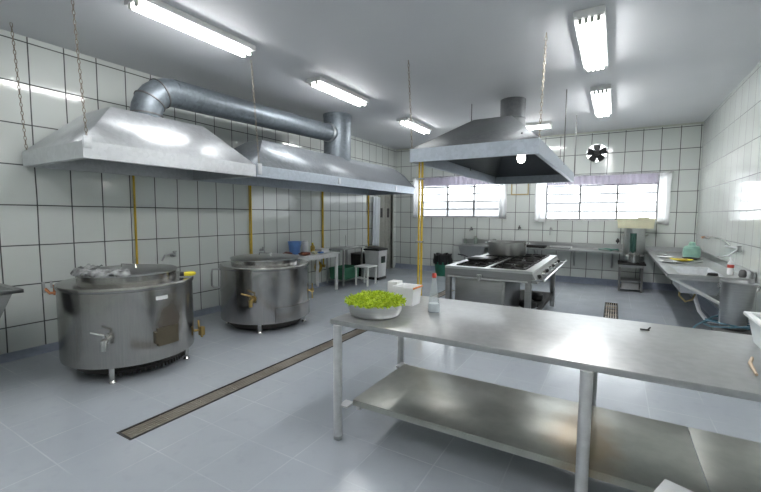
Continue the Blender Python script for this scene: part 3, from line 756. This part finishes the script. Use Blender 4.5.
obj('front_gas_rail', MB().tube([(SX0+.05, SY0-.03, SZ-.13), (SX1-.05, SY0-.03, SZ-.13)], .012, 10), M['dull_steel'], r)
m = MB(); x = -1.46; m.tube([(x, SY0, SZ-.10), (x, SY0-.05, SZ-.10), (x, SY0-.05, SZ-.16)], .014, 8); m.box(x-.03, x+.03, SY0-.045, SY0-.01, SZ-.12, SZ-.08, .006)
obj('gas_tap', m, M['dull_steel'], r)
for (a, b, c, d) in hl:
    g = MB(); cx, cy = (a+b)/2, (c+d)/2; z = SZ+.012
    g.box(a+.01, b-.01, c+.01, c+.03, z-.02, z); g.box(a+.01, b-.01, d-.03, d-.01, z-.02, z); g.box(a+.01, a+.03, c+.03, d-.03, z-.02, z); g.box(b-.03, b-.01, c+.03, d-.03, z-.02, z)
    for k in range(8):
        an = k*PI/4+.2; g.box(.05, .19, -.007, .007, z-.018, z+.004, 0, Matrix.Translation((cx, cy, 0)) @ Matrix.Rotation(an, 4, 'Z'))
    gr = obj('pan_grate', g, M['iron'], r)
    bn = obj('burner', MB().lathe(cx, cy, [(.085, SZ-.075), (.085, SZ-.04), (.07, SZ-.025), (.03, SZ-.025), (.03, SZ-.04)], 24), M['iron'], r)
for (x, y) in ((SX0+.04, SY0+.04), (SX1-.05, SY0+.04), (SX0+.04, SY1-.04), (SX1-.05, SY1-.04)):
    obj('leg', MB().box(x-.035, x+.035, y-.035, y+.035, 0, SZ-.03, .004), M['stove_steel'], r)
m = MB(); m.box(SX0+.12, SX1-.33, SY0+.06, SY0+1.0, .2, SZ-.10, .006); ov = obj('oven', m, M['stove_steel'], r)
obj('oven_door', MB().box(SX0+.15, SX1-.36, SY0+.045, SY0+.06, .25, SZ-.16, .004), M['stove_steel'], ov)
obj('lower_shelf', MB().box(SX0+.06, SX1-.06, SY0+1.1, SY1-.06, .22, .24), M['dark'], r)
obj('lower_brace', MB().box(SX1-.075, SX1-.03, SY0+.07, SY1-.07, .20, .25), M['iron'], r)
m = MB()
for y in (SY0+.9, SY0+1.5): m.lathe(SX1-.2, y, [(.10, .25), (.12, .27), (.12, .33), (.05, .36), (0, .36)], 20)
obj('spare_burner', m, M['iron'], r)
# pots on the stove
def pot(root, cx, cy, r0, z0, z1, mat, hz=None, ears='x', lid=False, th=.006, flare=1.0):
    rb = r0*flare
    obj('pot_wall', MB().lathe(cx, cy, [(rb*.93, z0), (rb*.985, z0+.012), (rb, z0+.03), (r0, z1-.012), (r0+.008, z1-.008), (r0+.008, z1), (r0-th, z1), (r0-th-.002, z1-.02), (rb-th, z0+.03), (rb*.92, z0+.008), (0, z0+.008)], 48), mat, root)
    hz = hz or z1-.05
    for s in (-1, 1):
        c = V(cx, cy, hz); d = V(s, 0, 0) if ears == 'x' else V(0, s, 0); t = V(0, 1, 0) if ears == 'x' else V(1, 0, 0)
        m = MB().tube([c+d*(r0*.985)-t*.07, c+d*(r0+.05)-t*.06+V(0, 0, .015), c+d*(r0+.05)+t*.06+V(0, 0, .015), c+d*(r0*.985)+t*.07], .009, 8)
        obj('handle', m, M['chrome'], root)
px, py = -1.53, 6.72
o = thing('cooking_pot', 'big wide aluminium pot on a rear burner of the island stove', 'pot', (px, py, SZ+.016))
pot(o, px, py, .30, SZ+.018, SZ+.24, M['alu'], SZ+.205)
obj('contents', MB().lathe(px, py, [(.285, SZ+.195), (.2, SZ+.205), (0, SZ+.207)], 30), M['dull_steel'], o)
px, py = -1.71, 5.62
o = thing('frying_pan', 'small dark frying pan on the front left burner of the island stove', 'pan', (px, py, SZ+.016))
obj('pan_body', MB().lathe(px, py, [(.11, SZ+.018), (.12, SZ+.022), (.15, SZ+.055), (.146, SZ+.055), (.115, SZ+.026), (0, SZ+.024)], 36), M['dull_steel'], o)
obj('handle', MB().tube([(px-.14, py+.05, SZ+.05), (px-.22, py+.09, SZ+.075), (px-.33, py+.14, SZ+.08)], .010, 8), M['black'], o)
o = obj('baking_sheet', MB().box(-1.90, -1.55, 5.86, 6.2, SZ+.018, SZ+.032, .004), M['alu']); o.name = 'flat_griddle'
tag(o, 'flat aluminium griddle plate lying in front of the big pot on the stove', 'griddle')

# ------------------------------------------------------------------ back wall counter with basin
CZ = .81; CY0 = 9.5
r = thing('wall_counter', 'long stainless wall counter with a basin under the two windows', 'counter', (-1.6, 9.9, CZ))
m = MB(); BX = (-3.40, -2.72, 9.60, 10.08)
slab_with_holes(m, sorted({-3.5, .17, BX[0], BX[1]}), sorted({CY0, YB, BX[2], BX[3]}), [BX], CZ-.03, CZ)
m.box(-3.5, .17, YB-.02, YB, CZ, CZ+.12)
obj('counter_top', m, M['dull_steel'], r)
m = MB(); cx, cy = (BX[0]+BX[1])/2, (BX[2]+BX[3])/2
taper_box(m, BX[0]-.006, BX[1]+.006, BX[2]-.006, BX[3]+.006, CZ-.30, CZ-.002, .8, .006)
obj('basin', m, M['dull_steel'], r)
for x in (-3.3, -2.4, -1.6, -.78, -.02):
    m = MB(); m.box(x-.02, x+.02, YB-.03, YB, CZ-.42, CZ-.03); m.box(x-.02, x+.02, CY0+.1, YB-.03, CZ-.06, CZ-.03)
    m.tube([(x, YB-.02, CZ-.4), (x, CY0+.25, CZ-.05)], .016, 8); obj('bracket', m, M['dull_steel'], r)
for i, (x, y, rr, h, mt, lab) in enumerate(((-3.12, 10.14, .05, .19, 'jar_glass', 'tall greenish glass jar at the left end of the wall counter'), (-2.62, 10.1, .06, .13, 'jar_glass', 'squat greenish glass jar right of the basin on the wall counter'), (-3.46+.06, 10.15, .045, .12, 'jar_glass', 'small glass jar at the far left end of the wall counter'))):
    o = thing('glass_jar', lab, 'jar', (x, y, CZ))
    obj('jar_body', MB().lathe(x, y, [(rr*.9, CZ), (rr, CZ+.01), (rr, CZ+h*.8), (rr*.7, CZ+h*.9), (rr*.7, CZ+h)], 20), M[mt], o)
    obj('lid', MB().lathe(x, y, [(rr*.75, CZ+h*.93), (rr*.75, CZ+h+.012), (0, CZ+h+.014)], 20), M['chrome'], o)
for (x0, x1, y0, y1, k, lab) in ((-1.85, -1.35, 9.62, 10.0, 0, 'dark shallow baking tray on the wall counter right of the stove pot'), (-1.28, -.82, 9.66, 10.05, 1, 'steel baking tray on the wall counter, right of the dark tray')):
    m = taper_box(MB(), x0, x1, y0, y1, CZ, CZ+.045, .93, .004); o = obj('baking_tray', m, M['iron' if k == 0 else 'dull_steel']); tag(o, lab, 'tray')
m = MB().grid(lambda u, v: (-.27+.36*u+.02*math.sin(v*7), 9.72+.28*v+.015*math.sin(u*9), CZ+.01+.028*abs(math.sin(u*5+v*3)*math.sin(v*4+1))+.015*math.sin(u*PI)*math.sin(v*PI)), 24, 16)
tag(obj('dish_cloth', m, M['teal_cloth'], thick=.006, ang=70), 'crumpled teal dish cloth at the right end of the wall counter', 'cloth')
# empty wall frame
m = MB(); x0, x1, z0, z1 = -2.27, -1.85, 2.06, 2.36
m.box(x0, x1, YB-.025, YB, z0, z0+.03); m.box(x0, x0+.025, YB-.025, YB, z0+.03, z1); m.box(x1-.025, x1, YB-.025, YB, z0+.03, z1); m.box(x0, x1, YB-.025, YB, z1, z1+.03)
tag(obj('wall_frame', m, M['tan_hose']), 'empty brownish frame on the back wall between the two windows', 'frame')

# green bin
gx, gy = -3.78, 9.52
o = thing('waste_bin', 'green waste bin with black liner bag against the back wall', 'bin', (gx, gy, 0))
obj('bin_body', MB().lathe(gx, gy, [(.17, 0), (.18, .02), (.215, .36), (.205, .36), (.17, .03), (0, .02)], 28), M['green'], o)
m = MB().grid(lambda u, v: (gx+(.222+.02*math.sin(u*60)+.012*math.sin(v*6))*math.cos(2*PI*u), gy+(.222+.02*math.sin(u*60))*math.sin(2*PI*u), .30+.26*v+.014*math.sin(u*34)*v), 60, 6)
obj('liner_bag', m, M['black'], o, thick=.005, ang=70)
obj('bag_inside', MB().lathe(gx, gy, [(.20, .50), (.1, .47), (0, .48)], 28), M['black'], o)

# ------------------------------------------------------------------ pot stand, stockpots, cream crate
r = thing('pot_stand', 'low black metal stand carrying the stockpots by the back wall', 'stand', (.4, 9.85, 0))
ax0, ax1, ay0, ay1 = .11, .54, 9.5, 10.1
for x in (ax0+.02, ax1-.02):
    for y in (ay0+.02, ay1-.02): obj('leg', MB().box(x-.018, x+.018, y-.018, y+.018, 0, .555), M['rod'], r)
m = MB(); m.box(ax0-.02, ax1+.04, ay0-.03, ay1+.02, .555, .585, .004); obj('stand_top', m, M['iron'], r)
obj('apron', MB().box(ax0, ax1, ay0, ay0+.01, .50, .555), M['dull_steel'], r)
for z in (.20, .05): obj('shelf', MB().box(ax0+.04, ax1-.04, ay0+.02, ay1-.02, z, z+.02), M['dull_steel'], r)
o = obj('storage_box', taper_box(MB(), ax0+.06, ax1-.06, ay0+.05, ay1-.1, .07, .17, .95), M['alu']); o.name = 'steel_pan_tray'; tag(o, 'pale metal tray stored on the lowest shelf of the black stand', 'tray')
o = thing('stockpot', 'tall stainless stockpot on the black stand under the cream box', 'pot', (.37, 9.93, .585))
pot(o, .37, 9.93, .19, .587, 1.30, M['steel'], 1.15, 'y' if False else 'x')
m = MB().grid(lambda u, v: (.29+.11*u, 9.93-.20-.012*math.sin(u*11)-.006*(1-v), .80+.40*v+.02*math.sin(u*9)*(1-v)), 14, 10)
tag(obj('pot_reflection', m, M['dark_teal'], thick=.005, ang=70), 'dark teal sheet imitating a greenish reflection on the front of the tall stockpot', 'towel')  # greenish reflection on the steel, put in as a coloured sheet
o = thing('stockpot', 'small bright pot standing in front of the tall stockpot on the black stand', 'pot', (.37, 9.62, .585))
pot(o, .37, 9.60, .10, .587, .78, M['chrome'], .74)
o = thing('cream_box', 'cream plastic box resting on top of the tall stockpot', 'box', (.4, 9.9, 1.30))
obj('box_body', taper_box(MB(), .04, .70, 9.68, 10.14, 1.302, 1.50, .94), M['cream'], o)
m = MB(); m.box(.025, .715, 9.665, 9.69, 1.485, 1.505); m.box(.025, .715, 10.13, 10.155, 1.485, 1.505); m.box(.025, .05, 9.69, 10.13, 1.485, 1.505); m.box(.69, .715, 9.69, 10.13, 1.485, 1.505); obj('rim', m, M['cream'], o)
o = obj('folded_cloth', MB().box(.40, .61, 9.75, 9.95, 1.506, 1.53, .008), M['cream']); tag(o, 'small folded cream cloth on top of the cream box', 'cloth'); 
obj('inner_lid', MB().box(.05, .69, 9.69, 10.13, 1.49, 1.505), M['cream'], bpy.data.objects['cream_box'])

# ------------------------------------------------------------------ right hand sink bench
BZ = .82; bx0, bx1, byn, byf = .60, XR-.012, 6.1, YB-.012
r = thing('sink_bench', 'long stainless sink bench along the right wall', 'sink', (1.0, 8.1, BZ))
H1 = (.74, 1.18, 6.28, 7.25); m = MB()
slab_with_holes(m, sorted({bx0, bx1, H1[0], H1[1]}), sorted({byn, byf, H1[2], H1[3]}), [H1], BZ-.035, BZ)
m.box(bx0, bx0+.012, byn, byf, BZ, BZ+.01); m.box(bx0, bx1, byn, byn+.012, BZ, BZ+.01)
obj('bench_top', m, M['steel'], r)
obj('splashback', MB().box(XR-.027, XR-.012, byn, byf, BZ, BZ+.09), M['dull_steel'], r)
obj('splashback', MB().box(bx0, XR-.027, YB-.027, YB-.012, BZ, BZ+.09), M['dull_steel'], r)
obj('basin', taper_box(MB(), H1[0]-.005, H1[1]+.005, H1[2]-.005, H1[3]+.005, BZ-.26, BZ-.002, .82, .006), M['galv_bright'], r)
for y in (6.17, 8.1, 9.9):
    m = MB(); m.box(bx0+.03, XR-.04, y-.02, y+.02, BZ-.065, BZ-.035); m.box(XR-.04, XR-.012, y-.02, y+.02, BZ-.5, BZ-.035)
    v = V(bx0+.05, y, BZ-.05); w_ = V(XR-.035, y, BZ-.47)
    d = (w_-v).normalized(); m.tube([v, w_], .02, 8)
    obj('bracket', m, M['white_paint' if y < 7 else 'dull_steel'], r)
m = MB().tube([(.96, 6.75, BZ-.25), (.97, 6.6, BZ-.36), (1.0, 6.5, BZ-.50), (1.07, 6.45, BZ-.60), (1.2, 6.5, BZ-.66), (1.33, 6.58, BZ-.68)], .024, 12)
obj('waste_pipe', m, M['white_plastic'], r)
m = MB().tube([(.80, 6.6, BZ-.22), (.78, 6.5, BZ-.32), (.84, 6.42, BZ-.38), (.92, 6.5, BZ-.36), (.96, 6.6, BZ-.30)], .012, 8)
obj('rubber_hose', m, M['tan_hose'], r)
# things on the bench
o = thing('enamel_pot', 'aqua lidded enamel pot near the far corner of the sink bench', 'pot', (1.20, 8.85, BZ))
tx, ty = 1.20, 8.85
obj('pot_body', MB().lathe(tx, ty, [(.10, BZ+.002), (.125, BZ+.02), (.13, BZ+.10), (.125, BZ+.17), (.11, BZ+.18)], 30), M['teal'], o)
obj('lid', MB().lathe(tx, ty, [(.115, BZ+.178), (.11, BZ+.20), (.055, BZ+.22), (.045, BZ+.27), (.02, BZ+.285), (0, BZ+.285)], 26), M['teal'], o)
def dish(x, y, r0, mat, lab, z=BZ, food=None, nm='plate', cat='plate', dz=0.0):
    o = thing(nm, lab, cat, (x, y, z))
    obj('dish', MB().lathe(x, y, [(r0*.6, z+.001+dz), (r0*.65, z+.006+dz), (r0, z+.022+dz), (r0-.004, z+.026+dz), (r0*.62, z+.011+dz), (0, z+.011+dz)], 32), M[mat], o)
    if food: obj('leftovers', MB().lathe(x, y, [(r0*.6, z+.012+dz), (r0*.4, z+.034+dz), (r0*.15, z+.03+dz), (0, z+.036+dz)], 14), M[food], o)
dish(.98, 8.15, .16, 'yellow', 'yellow plate with scraps on the far part of the sink bench', food='gold')
dish(.79, 8.55, .12, 'white_plastic', 'white plate behind the yellow plate, nearest the bench front edge')
dish(.76, 7.75, .13, 'white_plastic', 'white plate in front of the yellow plate on the sink bench', food='silver_cloth')
dish(.78, 9.0, .11, 'chrome', 'small steel plate at the far end of the sink bench')
dish(1.15, 8.5, .13, 'black', 'flat black pan lid in front of the aqua pot on the sink bench', nm='pan_lid', cat='lid')
m = MB(); m.tube([(.85, 7.55, BZ+.015), (1.05, 7.7, BZ+.02), (1.2, 7.9, BZ+.03)], [.014, .012, .02], 8)
tag(obj('serving_spoon', m, M['dull_steel']), 'long steel serving spoon lying on the sink bench before the yellow plate', 'spoon')
o = thing('sink_stopper', 'black round sink plug on the near edge of the sink bench', 'plug', (1.06, 6.2, BZ))
obj('plug', MB().lathe(1.06, 6.2, [(.05, BZ+.012), (.055, BZ+.016), (.05, BZ+.04), (.03, BZ+.045), (0, BZ+.045)], 20), M['black'], o); obj('base', MB().lathe(1.06, 6.2, [(.06, BZ), (.06, BZ+.012), (0, BZ+.012)], 20), M['chrome'], o)
o = thing('detergent_bottle', 'white bottle with red label on the sink bench behind the tapered bucket', 'bottle', (1.27, 6.28, BZ))
ex, ey = 1.28, 6.5
obj('bottle_body', MB().lathe(ex, ey, [(.03, BZ+.001), (.034, BZ+.01), (.034, BZ+.14), (.014, BZ+.18), (.012, BZ+.2)], 20), M['white_plastic'], o)
obj('label_band', MB().lathe(ex, ey, [(.0345, BZ+.09), (.0352, BZ+.092), (.0352, BZ+.13), (.0345, BZ+.132)], 20, cap=False), M['red'], o)
obj('cap', MB().lathe(ex, ey, [(.015, BZ+.2), (.015, BZ+.23), (0, BZ+.235)], 14), M['white_plastic'], o)
m = MB().lathe(1.36, 6.32, [(.03, BZ), (.04, BZ+.02), (.035, BZ+.07), (.02, BZ+.09), (0, BZ+.09)], 16)
o = obj('steel_cup', m, M['rod']); tag(o, 'small dark metal cup against the right wall by the near end of the sink bench', 'cup')
# wall faucet with feed pipe
r = thing('wall_faucet', 'long wall faucet with curved supply pipe above the sink bench', 'tap', (XR-.03, 7.5, 1.1))
X = XR-.045
obj('inlet', MB().tube([(XR, 9.3, 1.17), (X, 9.3, 1.17), (X, 9.15, 1.175)], .018, 10), M['copper'], r)
obj('supply_pipe', MB().tube([(X, 9.15, 1.175), (X, 8.7, 1.17), (X, 8.55, 1.21), (X, 8.0, 1.225), (X, 7.5, 1.20), (X, 7.25, 1.17), (X, 7.15, 1.13)], .010, 10), M['chrome'], r)
m = MB(); m.tube([(X, 7.45, 1.125), (X, 6.72, 1.14)], .016, 12); m.tube([(X, 6.72, 1.10), (X, 6.72, 1.18)], .022, 12); m.tube([(X, 7.1, 1.13), (XR, 7.1, 1.13)], .014, 10)
obj('faucet_body', m, M['dull_steel'], r)
obj('spout', MB().tube([(X, 6.8, 1.12), (X-.06, 6.95, 1.03), (X-.14, 7.1, .99)], .009, 8), M['chrome'], r)

# tapered bucket and stool
ux, uy = 1.21, 5.76
r = thing('low_stool', 'low dark stool under the tall tapered steel bucket', 'stool', (ux, uy, 0))
obj('seat', MB().box(ux-.20, ux+.17, uy-.18, uy+.18, .27, .295, .005), M['rod'], r)
for a in (-1, 1):
    for b in (-1, 1): obj('leg', MB().box(ux-.015+a*.15-.014, ux-.015+a*.15+.014, uy+b*.15-.014, uy+b*.15+.014, 0, .27), M['rod'], r)
o = thing('steel_bucket', 'tall tapered stainless bucket standing by the near end of the sink bench', 'bucket', (ux, uy, .297))
Mx = Matrix.Translation((ux-.03, uy, .31)) @ Matrix.Rotation(math.radians(4), 4, 'Y')
obj('bucket_wall', MB().lathe(0, 0, [(.11, 0), (.117, .012), (.155, .50), (.165, .508), (.165, .524), (.155, .526), (.150, .515), (.112, .02), (0, .015)], 48, Mx), M['dull_steel'], o)
m = MB()
m.tube([Mx @ V(-.155, 0, .48), Mx @ V(-.175, 0, .49), Mx @ V(-.175, 0, .44), Mx @ V(-.15, 0, .43)], .007, 8); m.tube([Mx @ V(.155, 0, .48), Mx @ V(.178, 0, .5), Mx @ V(.178, 0, .45), Mx @ V(.15, 0, .43)], .007, 8)
obj('bucket_handle', m, M['chrome'], o)
pts = []
for i in range(70):
    a = i/70*2*PI*2.4; rr = .22+.02*math.sin(i*.7); pts.append((ux-.03+rr*math.cos(a)*1.15, uy-.03+rr*math.sin(a)*.75-.02, .335+.05*math.sin(i*.31)*.5+.0007*i))
pts += [(ux-.35, uy-.05, .30), (ux-.42, uy-.05, .18), (ux-.44, uy-.1, .03), (ux-.40, uy-.3, .014)]
m = MB().tube(pts, .009, 8)
tag(obj('garden_hose', m, M['hose']), 'tangled blue hose wrapped around the foot of the tapered bucket', 'hose')

# ------------------------------------------------------------------ left wall tables and things
r = thing('white_table', 'white side table against the left wall behind the farther kettle', 'table', (-5.1, 5.8, 0))
wx0, wx1, wy0, wy1, WZ = -5.48, -4.87, 5.0, 6.55, .78
obj('table_top', MB().box(wx0, wx1, wy0, wy1, WZ-.03, WZ, .006), M['white_paint'], r)
m = MB(); m.box(wx0+.03, wx1-.03, wy0+.03, wy0+.05, WZ-.09, WZ-.03); m.box(wx0+.03, wx1-.03, wy1-.05, wy1-.03, WZ-.09, WZ-.03); m.box(wx0+.03, wx0+.05, wy0+.05, wy1-.05, WZ-.09, WZ-.03); m.box(wx1-.05, wx1-.03, wy0+.05, wy1-.05, WZ-.09, WZ-.03)
obj('apron', m, M['white_paint'], r)
for x in (wx0+.05, wx1-.05):
    for y in (wy0+.05, wy1-.05): obj('leg', MB().box(x-.025, x+.025, y-.025, y+.025, 0, WZ-.03, .004), M['white_paint'], r)
o = thing('plastic_bucket', 'blue plastic bucket on the white side table', 'bucket', (-5.38, 5.95, WZ))
obj('bucket_wall', MB().lathe(-5.34, 5.72, [(.09, WZ), (.095, WZ+.01), (.125, WZ+.23), (.133, WZ+.235), (.133, WZ+.25), (.122, WZ+.25), (.09, WZ+.02), (0, WZ+.015)], 30), M['blue'], o)
obj('bail', MB().tube([(-5.34+.13*math.cos(a), 5.72+.13*math.sin(a), WZ+.225-.09*math.sin((a-.6)/PI*PI) if False else WZ+.22-.06*math.sin(a-.6)) for a in [.6+i*PI/10 for i in range(11)]], .004, 6), M['white_plastic'], o)
def bottle(x, y, z, r0, h, bm_, cm, lab, nm='sauce_bottle'):
    o = thing(nm, lab, 'bottle', (x, y, z))
    obj('bottle_body', MB().lathe(x, y, [(r0*.9, z), (r0, z+.01), (r0, z+h*.6), (r0*.4, z+h*.8), (r0*.35, z+h*.92)], 18), M[bm_], o)
    obj('cap', MB().lathe(x, y, [(r0*.42, z+h*.88), (r0*.42, z+h), (0, z+h)], 14), M[cm], o)
o = thing('plastic_jar', 'tall white jar beside the blue bucket on the white table', 'jar', (-5.36, 6.02, WZ))
obj('jar_body', MB().lathe(-5.34, 6.02, [(.06, WZ), (.065, WZ+.01), (.065, WZ+.21), (.05, WZ+.23)], 24), M['white_plastic'], o); obj('lid', MB().lathe(-5.34, 6.02, [(.056, WZ+.225), (.056, WZ+.25), (0, WZ+.252)], 24), M['white_plastic'], o)
bottle(-5.28, 6.18, WZ, .045, .20, 'gold', 'yellow', 'yellow oil bottle right of the white jar on the white table', 'oil_bottle')
def lump(x, y, z, sx, sy, sz, mat, lab, nm, cat):
    t = bmesh.new(); bmesh.ops.create_icosphere(t, subdivisions=3, radius=1)
    for v in t.verts:
        k = 1+.12*math.sin(v.co.x*5+x*9)+.1*math.sin(v.co.y*7+v.co.z*4+y)
        v.co = V(x+v.co.x*sx*k, y+v.co.y*sy*k, z+sz+max(-sz, v.co.z*sz*k))
    m = MB(); m.add(t); return tag(obj(nm, m, M[mat], ang=60), lab, cat)
lump(-5.12, 5.30, WZ, .07, .10, .045, 'brown', 'reddish brown bundle at the left end of the white table', 'meat_bundle', 'food')
lump(-5.0, 5.62, WZ, .07, .14, .035, 'brown', 'reddish brown bundle in the middle of the white table', 'meat_bundle', 'food')
lump(-5.0, 5.90, WZ, .055, .06, .035, 'cream', 'pale round bread roll near the brown bundle on the white table', 'bread_roll', 'food')
lump(-5.02, 6.12, WZ, .05, .07, .02, 'blue', 'small blue cloth wad near the middle of the white table', 'cloth_wad', 'cloth')
o = thing('food_container', 'flat white container with dark lid end at the far end of the white table', 'container', (-5.2, 6.4, WZ))
obj('container_body', taper_box(MB(), -5.36, -5.12, 6.27, 6.52, WZ, WZ+.06, .92), M['white_plastic'], o); obj('lid', MB().box(-5.365, -5.115, 6.265, 6.525, WZ+.06, WZ+.07, .003), M['white_plastic'], o)
# yellow coil hanging under
m = MB()
for k in range(3):
    m.tube([(XL+.05+.012*k, 6.60+.085*math.cos(2*PI*i/24)*(1+.1*k), .42+.11*math.sin(2*PI*i/24)) for i in range(24)], .016, 8, closed=True)
m.box(XL, XL+.04, 6.58, 6.62, .50, .56)
tag(obj('hose_coil', m, M['gold']), 'coiled yellow hose hanging on the wall at the far end of the white table', 'hose')
# steel stand
r = thing('steel_stand', 'narrow steel stand table on the left wall, beyond the white table', 'stand', (-5.2, 7.3, 0))
sx0, sx1, sy0, sy1, QZ = -5.485, -4.98, 6.84, 7.62, .82
obj('table_top', MB().box(sx0, sx1, sy0, sy1, QZ-.03, QZ, .004), M['dull_steel'], r)
for x in (sx0+.03, sx1-.03):
    for y in (sy0+.03, sy1-.03): obj('leg', MB().box(x-.015, x+.015, y-.015, y+.015, 0, QZ-.03), M['dull_steel'], r)
obj('lower_rail', MB().box(sx0+.02, sx1-.02, sy0+.03, sy1-.03, .10, .12), M['dull_steel'], r)
obj('crate_body', taper_box(MB(), -5.44, -5.04, 6.93, 7.53, .122, .38, .94), M['green_mesh']).name = 'green_crate'
tag(bpy.data.objects['green_crate'], 'green plastic crate on the lower rail of the narrow steel stand', 'crate')
m = MB().lathe(-5.3, 7.35, [(.02, QZ), (.02, QZ+.005), (.006, QZ+.02), (.006, QZ+.26), (0, QZ+.262)], 12)
tag(obj('steel_rod_holder', m, M['dull_steel']), 'thin upright metal rod standing on the narrow steel stand', 'rod').name = 'upright_rod'
# white stool
r = thing('white_stool', 'low white stool in front of the white container by the left wall', 'stool', (-4.7, 7.3, 0))
qx0, qx1, qy0, qy1 = -4.90, -4.54, 7.12, 7.52
obj('seat', MB().box(qx0, qx1, qy0, qy1, .40, .43, .006), M['white_paint'], r)
for x in (qx0+.03, qx1-.03):
    for y in (qy0+.03, qy1-.03): obj('leg', MB().box(x-.016, x+.016, y-.016, y+.016, 0, .40), M['white_paint'], r)
obj('stretcher', MB().box(qx0+.03, qx1-.03, qy0+.02, qy0+.04, .15, .18), M['white_paint'], r)
# white bin with black lid
r = thing('waste_bin', 'pale grey bin with open black lid between the white stool and the doorway', 'bin', (-4.95, 8.15, 0))
obj('bin_body', taper_box(MB(), -5.17, -4.77, 7.95, 8.35, .06, .70, .86), M['white_paint'], r)
obj('bin_base', MB().box(-5.16, -4.78, 7.96, 8.34, 0, .06, .01), M['black'], r)
m = MB(); m.box(-5.19, -4.75, 7.93, 8.37, .70, .74, .01); obj('bin_rim', m, M['black'], r)
obj('bin_flap', MB().box(-.2, .2, -.2, .2, 0, .012, .003, Matrix.Translation((-4.97, 8.15, .755)) @ Matrix.Rotation(.12, 4, 'Y')), M['black'], r)
obj('bin_sticker', MB().box(-4.765, -4.758, 8.05, 8.25, .40, .56), M['chrome'], r)
r2 = thing('dark_crate', 'dark crate on the floor at the wall behind the pale grey bin', 'crate', (-5.32, 8.0, 0))
obj('crate_body', taper_box(MB(), -5.50, -5.22, 7.85, 8.40, 0, .62, .95), M['iron'], r2); obj('crate_rim', MB().box(-5.505, -5.215, 7.845, 8.405, .60, .625, .004), M['rod'], r2)
# towel on wall
m = MB().grid(lambda u, v: (XL+.05+.018*math.sin(u*14+v), 8.86+.34*u+.03*(v-.5)*(u-.5)-.05*(1-v), .72+1.32*v-.03*abs(u-.5)), 20, 16)
r = thing('hanging_towel', 'white towel hanging on the left wall just before the doorway', 'towel', (XL+.05, 9.0, .72))
obj('towel_cloth', m, M['towel'], r, thick=.006, ang=70); obj('towel_hook', MB().tube([(XL, 9.02, 2.06), (XL+.07, 9.02, 2.06), (XL+.08, 9.02, 2.09)], .008, 8), M['chrome'], r)

# steel hopper at the left edge
r = thing('steel_hopper', 'sloping stainless basin corner entering at the left edge by the nearest kettle', 'sink', (-4.75, 1.05, 0))
hx0, hx1, hy0, hy1, hz = -5.2, -4.34, .45, 1.31, .90
m = MB(); a = (hx0, hx1, hy0, hy1); b = (hx0+.02, hx1-.02, hy0+.24, hy1-.24)
P = [(a[0], a[2], hz), (a[1], a[2], hz), (a[1], a[3], hz), (a[0], a[3], hz)]+[(x, y, hz) for x, y in ((a[0]+.05, a[2]+.05), (a[1]-.05, a[2]+.05), (a[1]-.05, a[3]-.05), (a[0]+.05, a[3]-.05))]+[(b[0], b[2], .5), (b[1], b[2], .5), (b[1], b[3], .5), (b[0], b[3], .5)]+[(x, y, hz-.03) for x, y in ((a[0], a[2]), (a[1], a[2]), (a[1], a[3]), (a[0], a[3]))]
F = []
for i in range(4):
    j = (i+1) % 4; F += [(i, j, 4+j, 4+i), (4+i, 4+j, 8+j, 8+i), (12+i, 12+j, j, i)]
F += [(8, 9, 10, 11)]
obj('basin', m.poly(P, F), M['hopper_steel'], r, thick=.006)
for x in (b[0]+.02, b[1]-.02):
    for y in (b[2]+.02, b[3]-.02): obj('leg', MB().box(x-.02, x+.02, y-.02, y+.02, 0, .502), M['dull_steel'], r)

# ------------------------------------------------------------------ camera, world, view
cam = bpy.data.cameras.new('camera'); co = bpy.data.objects.new('camera', cam); COL.objects.link(co)
F_PX, YAW, PITCH, ROLL = 393.87, .5358, .07857, .005354
cy_, sy_, cp_, sp_ = math.cos(YAW), math.sin(YAW), math.cos(PITCH), math.sin(PITCH)
Fw = V(-sy_*cp_, cy_*cp_, -sp_); Rt = V(cy_, sy_, 0); Up = Rt.cross(Fw)
R2 = Rt*math.cos(ROLL)+Up*math.sin(ROLL); U2 = Up*math.cos(ROLL)-Rt*math.sin(ROLL)
mat = Matrix((R2, U2, -Fw)).transposed().to_4x4(); mat.translation = V(0, 0, 1.55)
co.matrix_world = mat
cam.sensor_fit = 'HORIZONTAL'; cam.sensor_width = 36; cam.lens = F_PX/761*36; cam.clip_start = .05; cam.clip_end = 200
scene.camera = co
w = bpy.data.worlds.new('sky'); scene.world = w; w.use_nodes = True
bg = w.node_tree.nodes['Background']; bg.inputs[0].default_value = (.93, .97, 1.0, 1); bg.inputs[1].default_value = 2.4
scene.view_settings.view_transform = 'Standard'; scene.view_settings.look = 'None'
scene.view_settings.gamma = 1; scene.view_settings.use_curve_mapping = False; scene.view_settings.exposure = 1.58
bpy.context.view_layer.update()
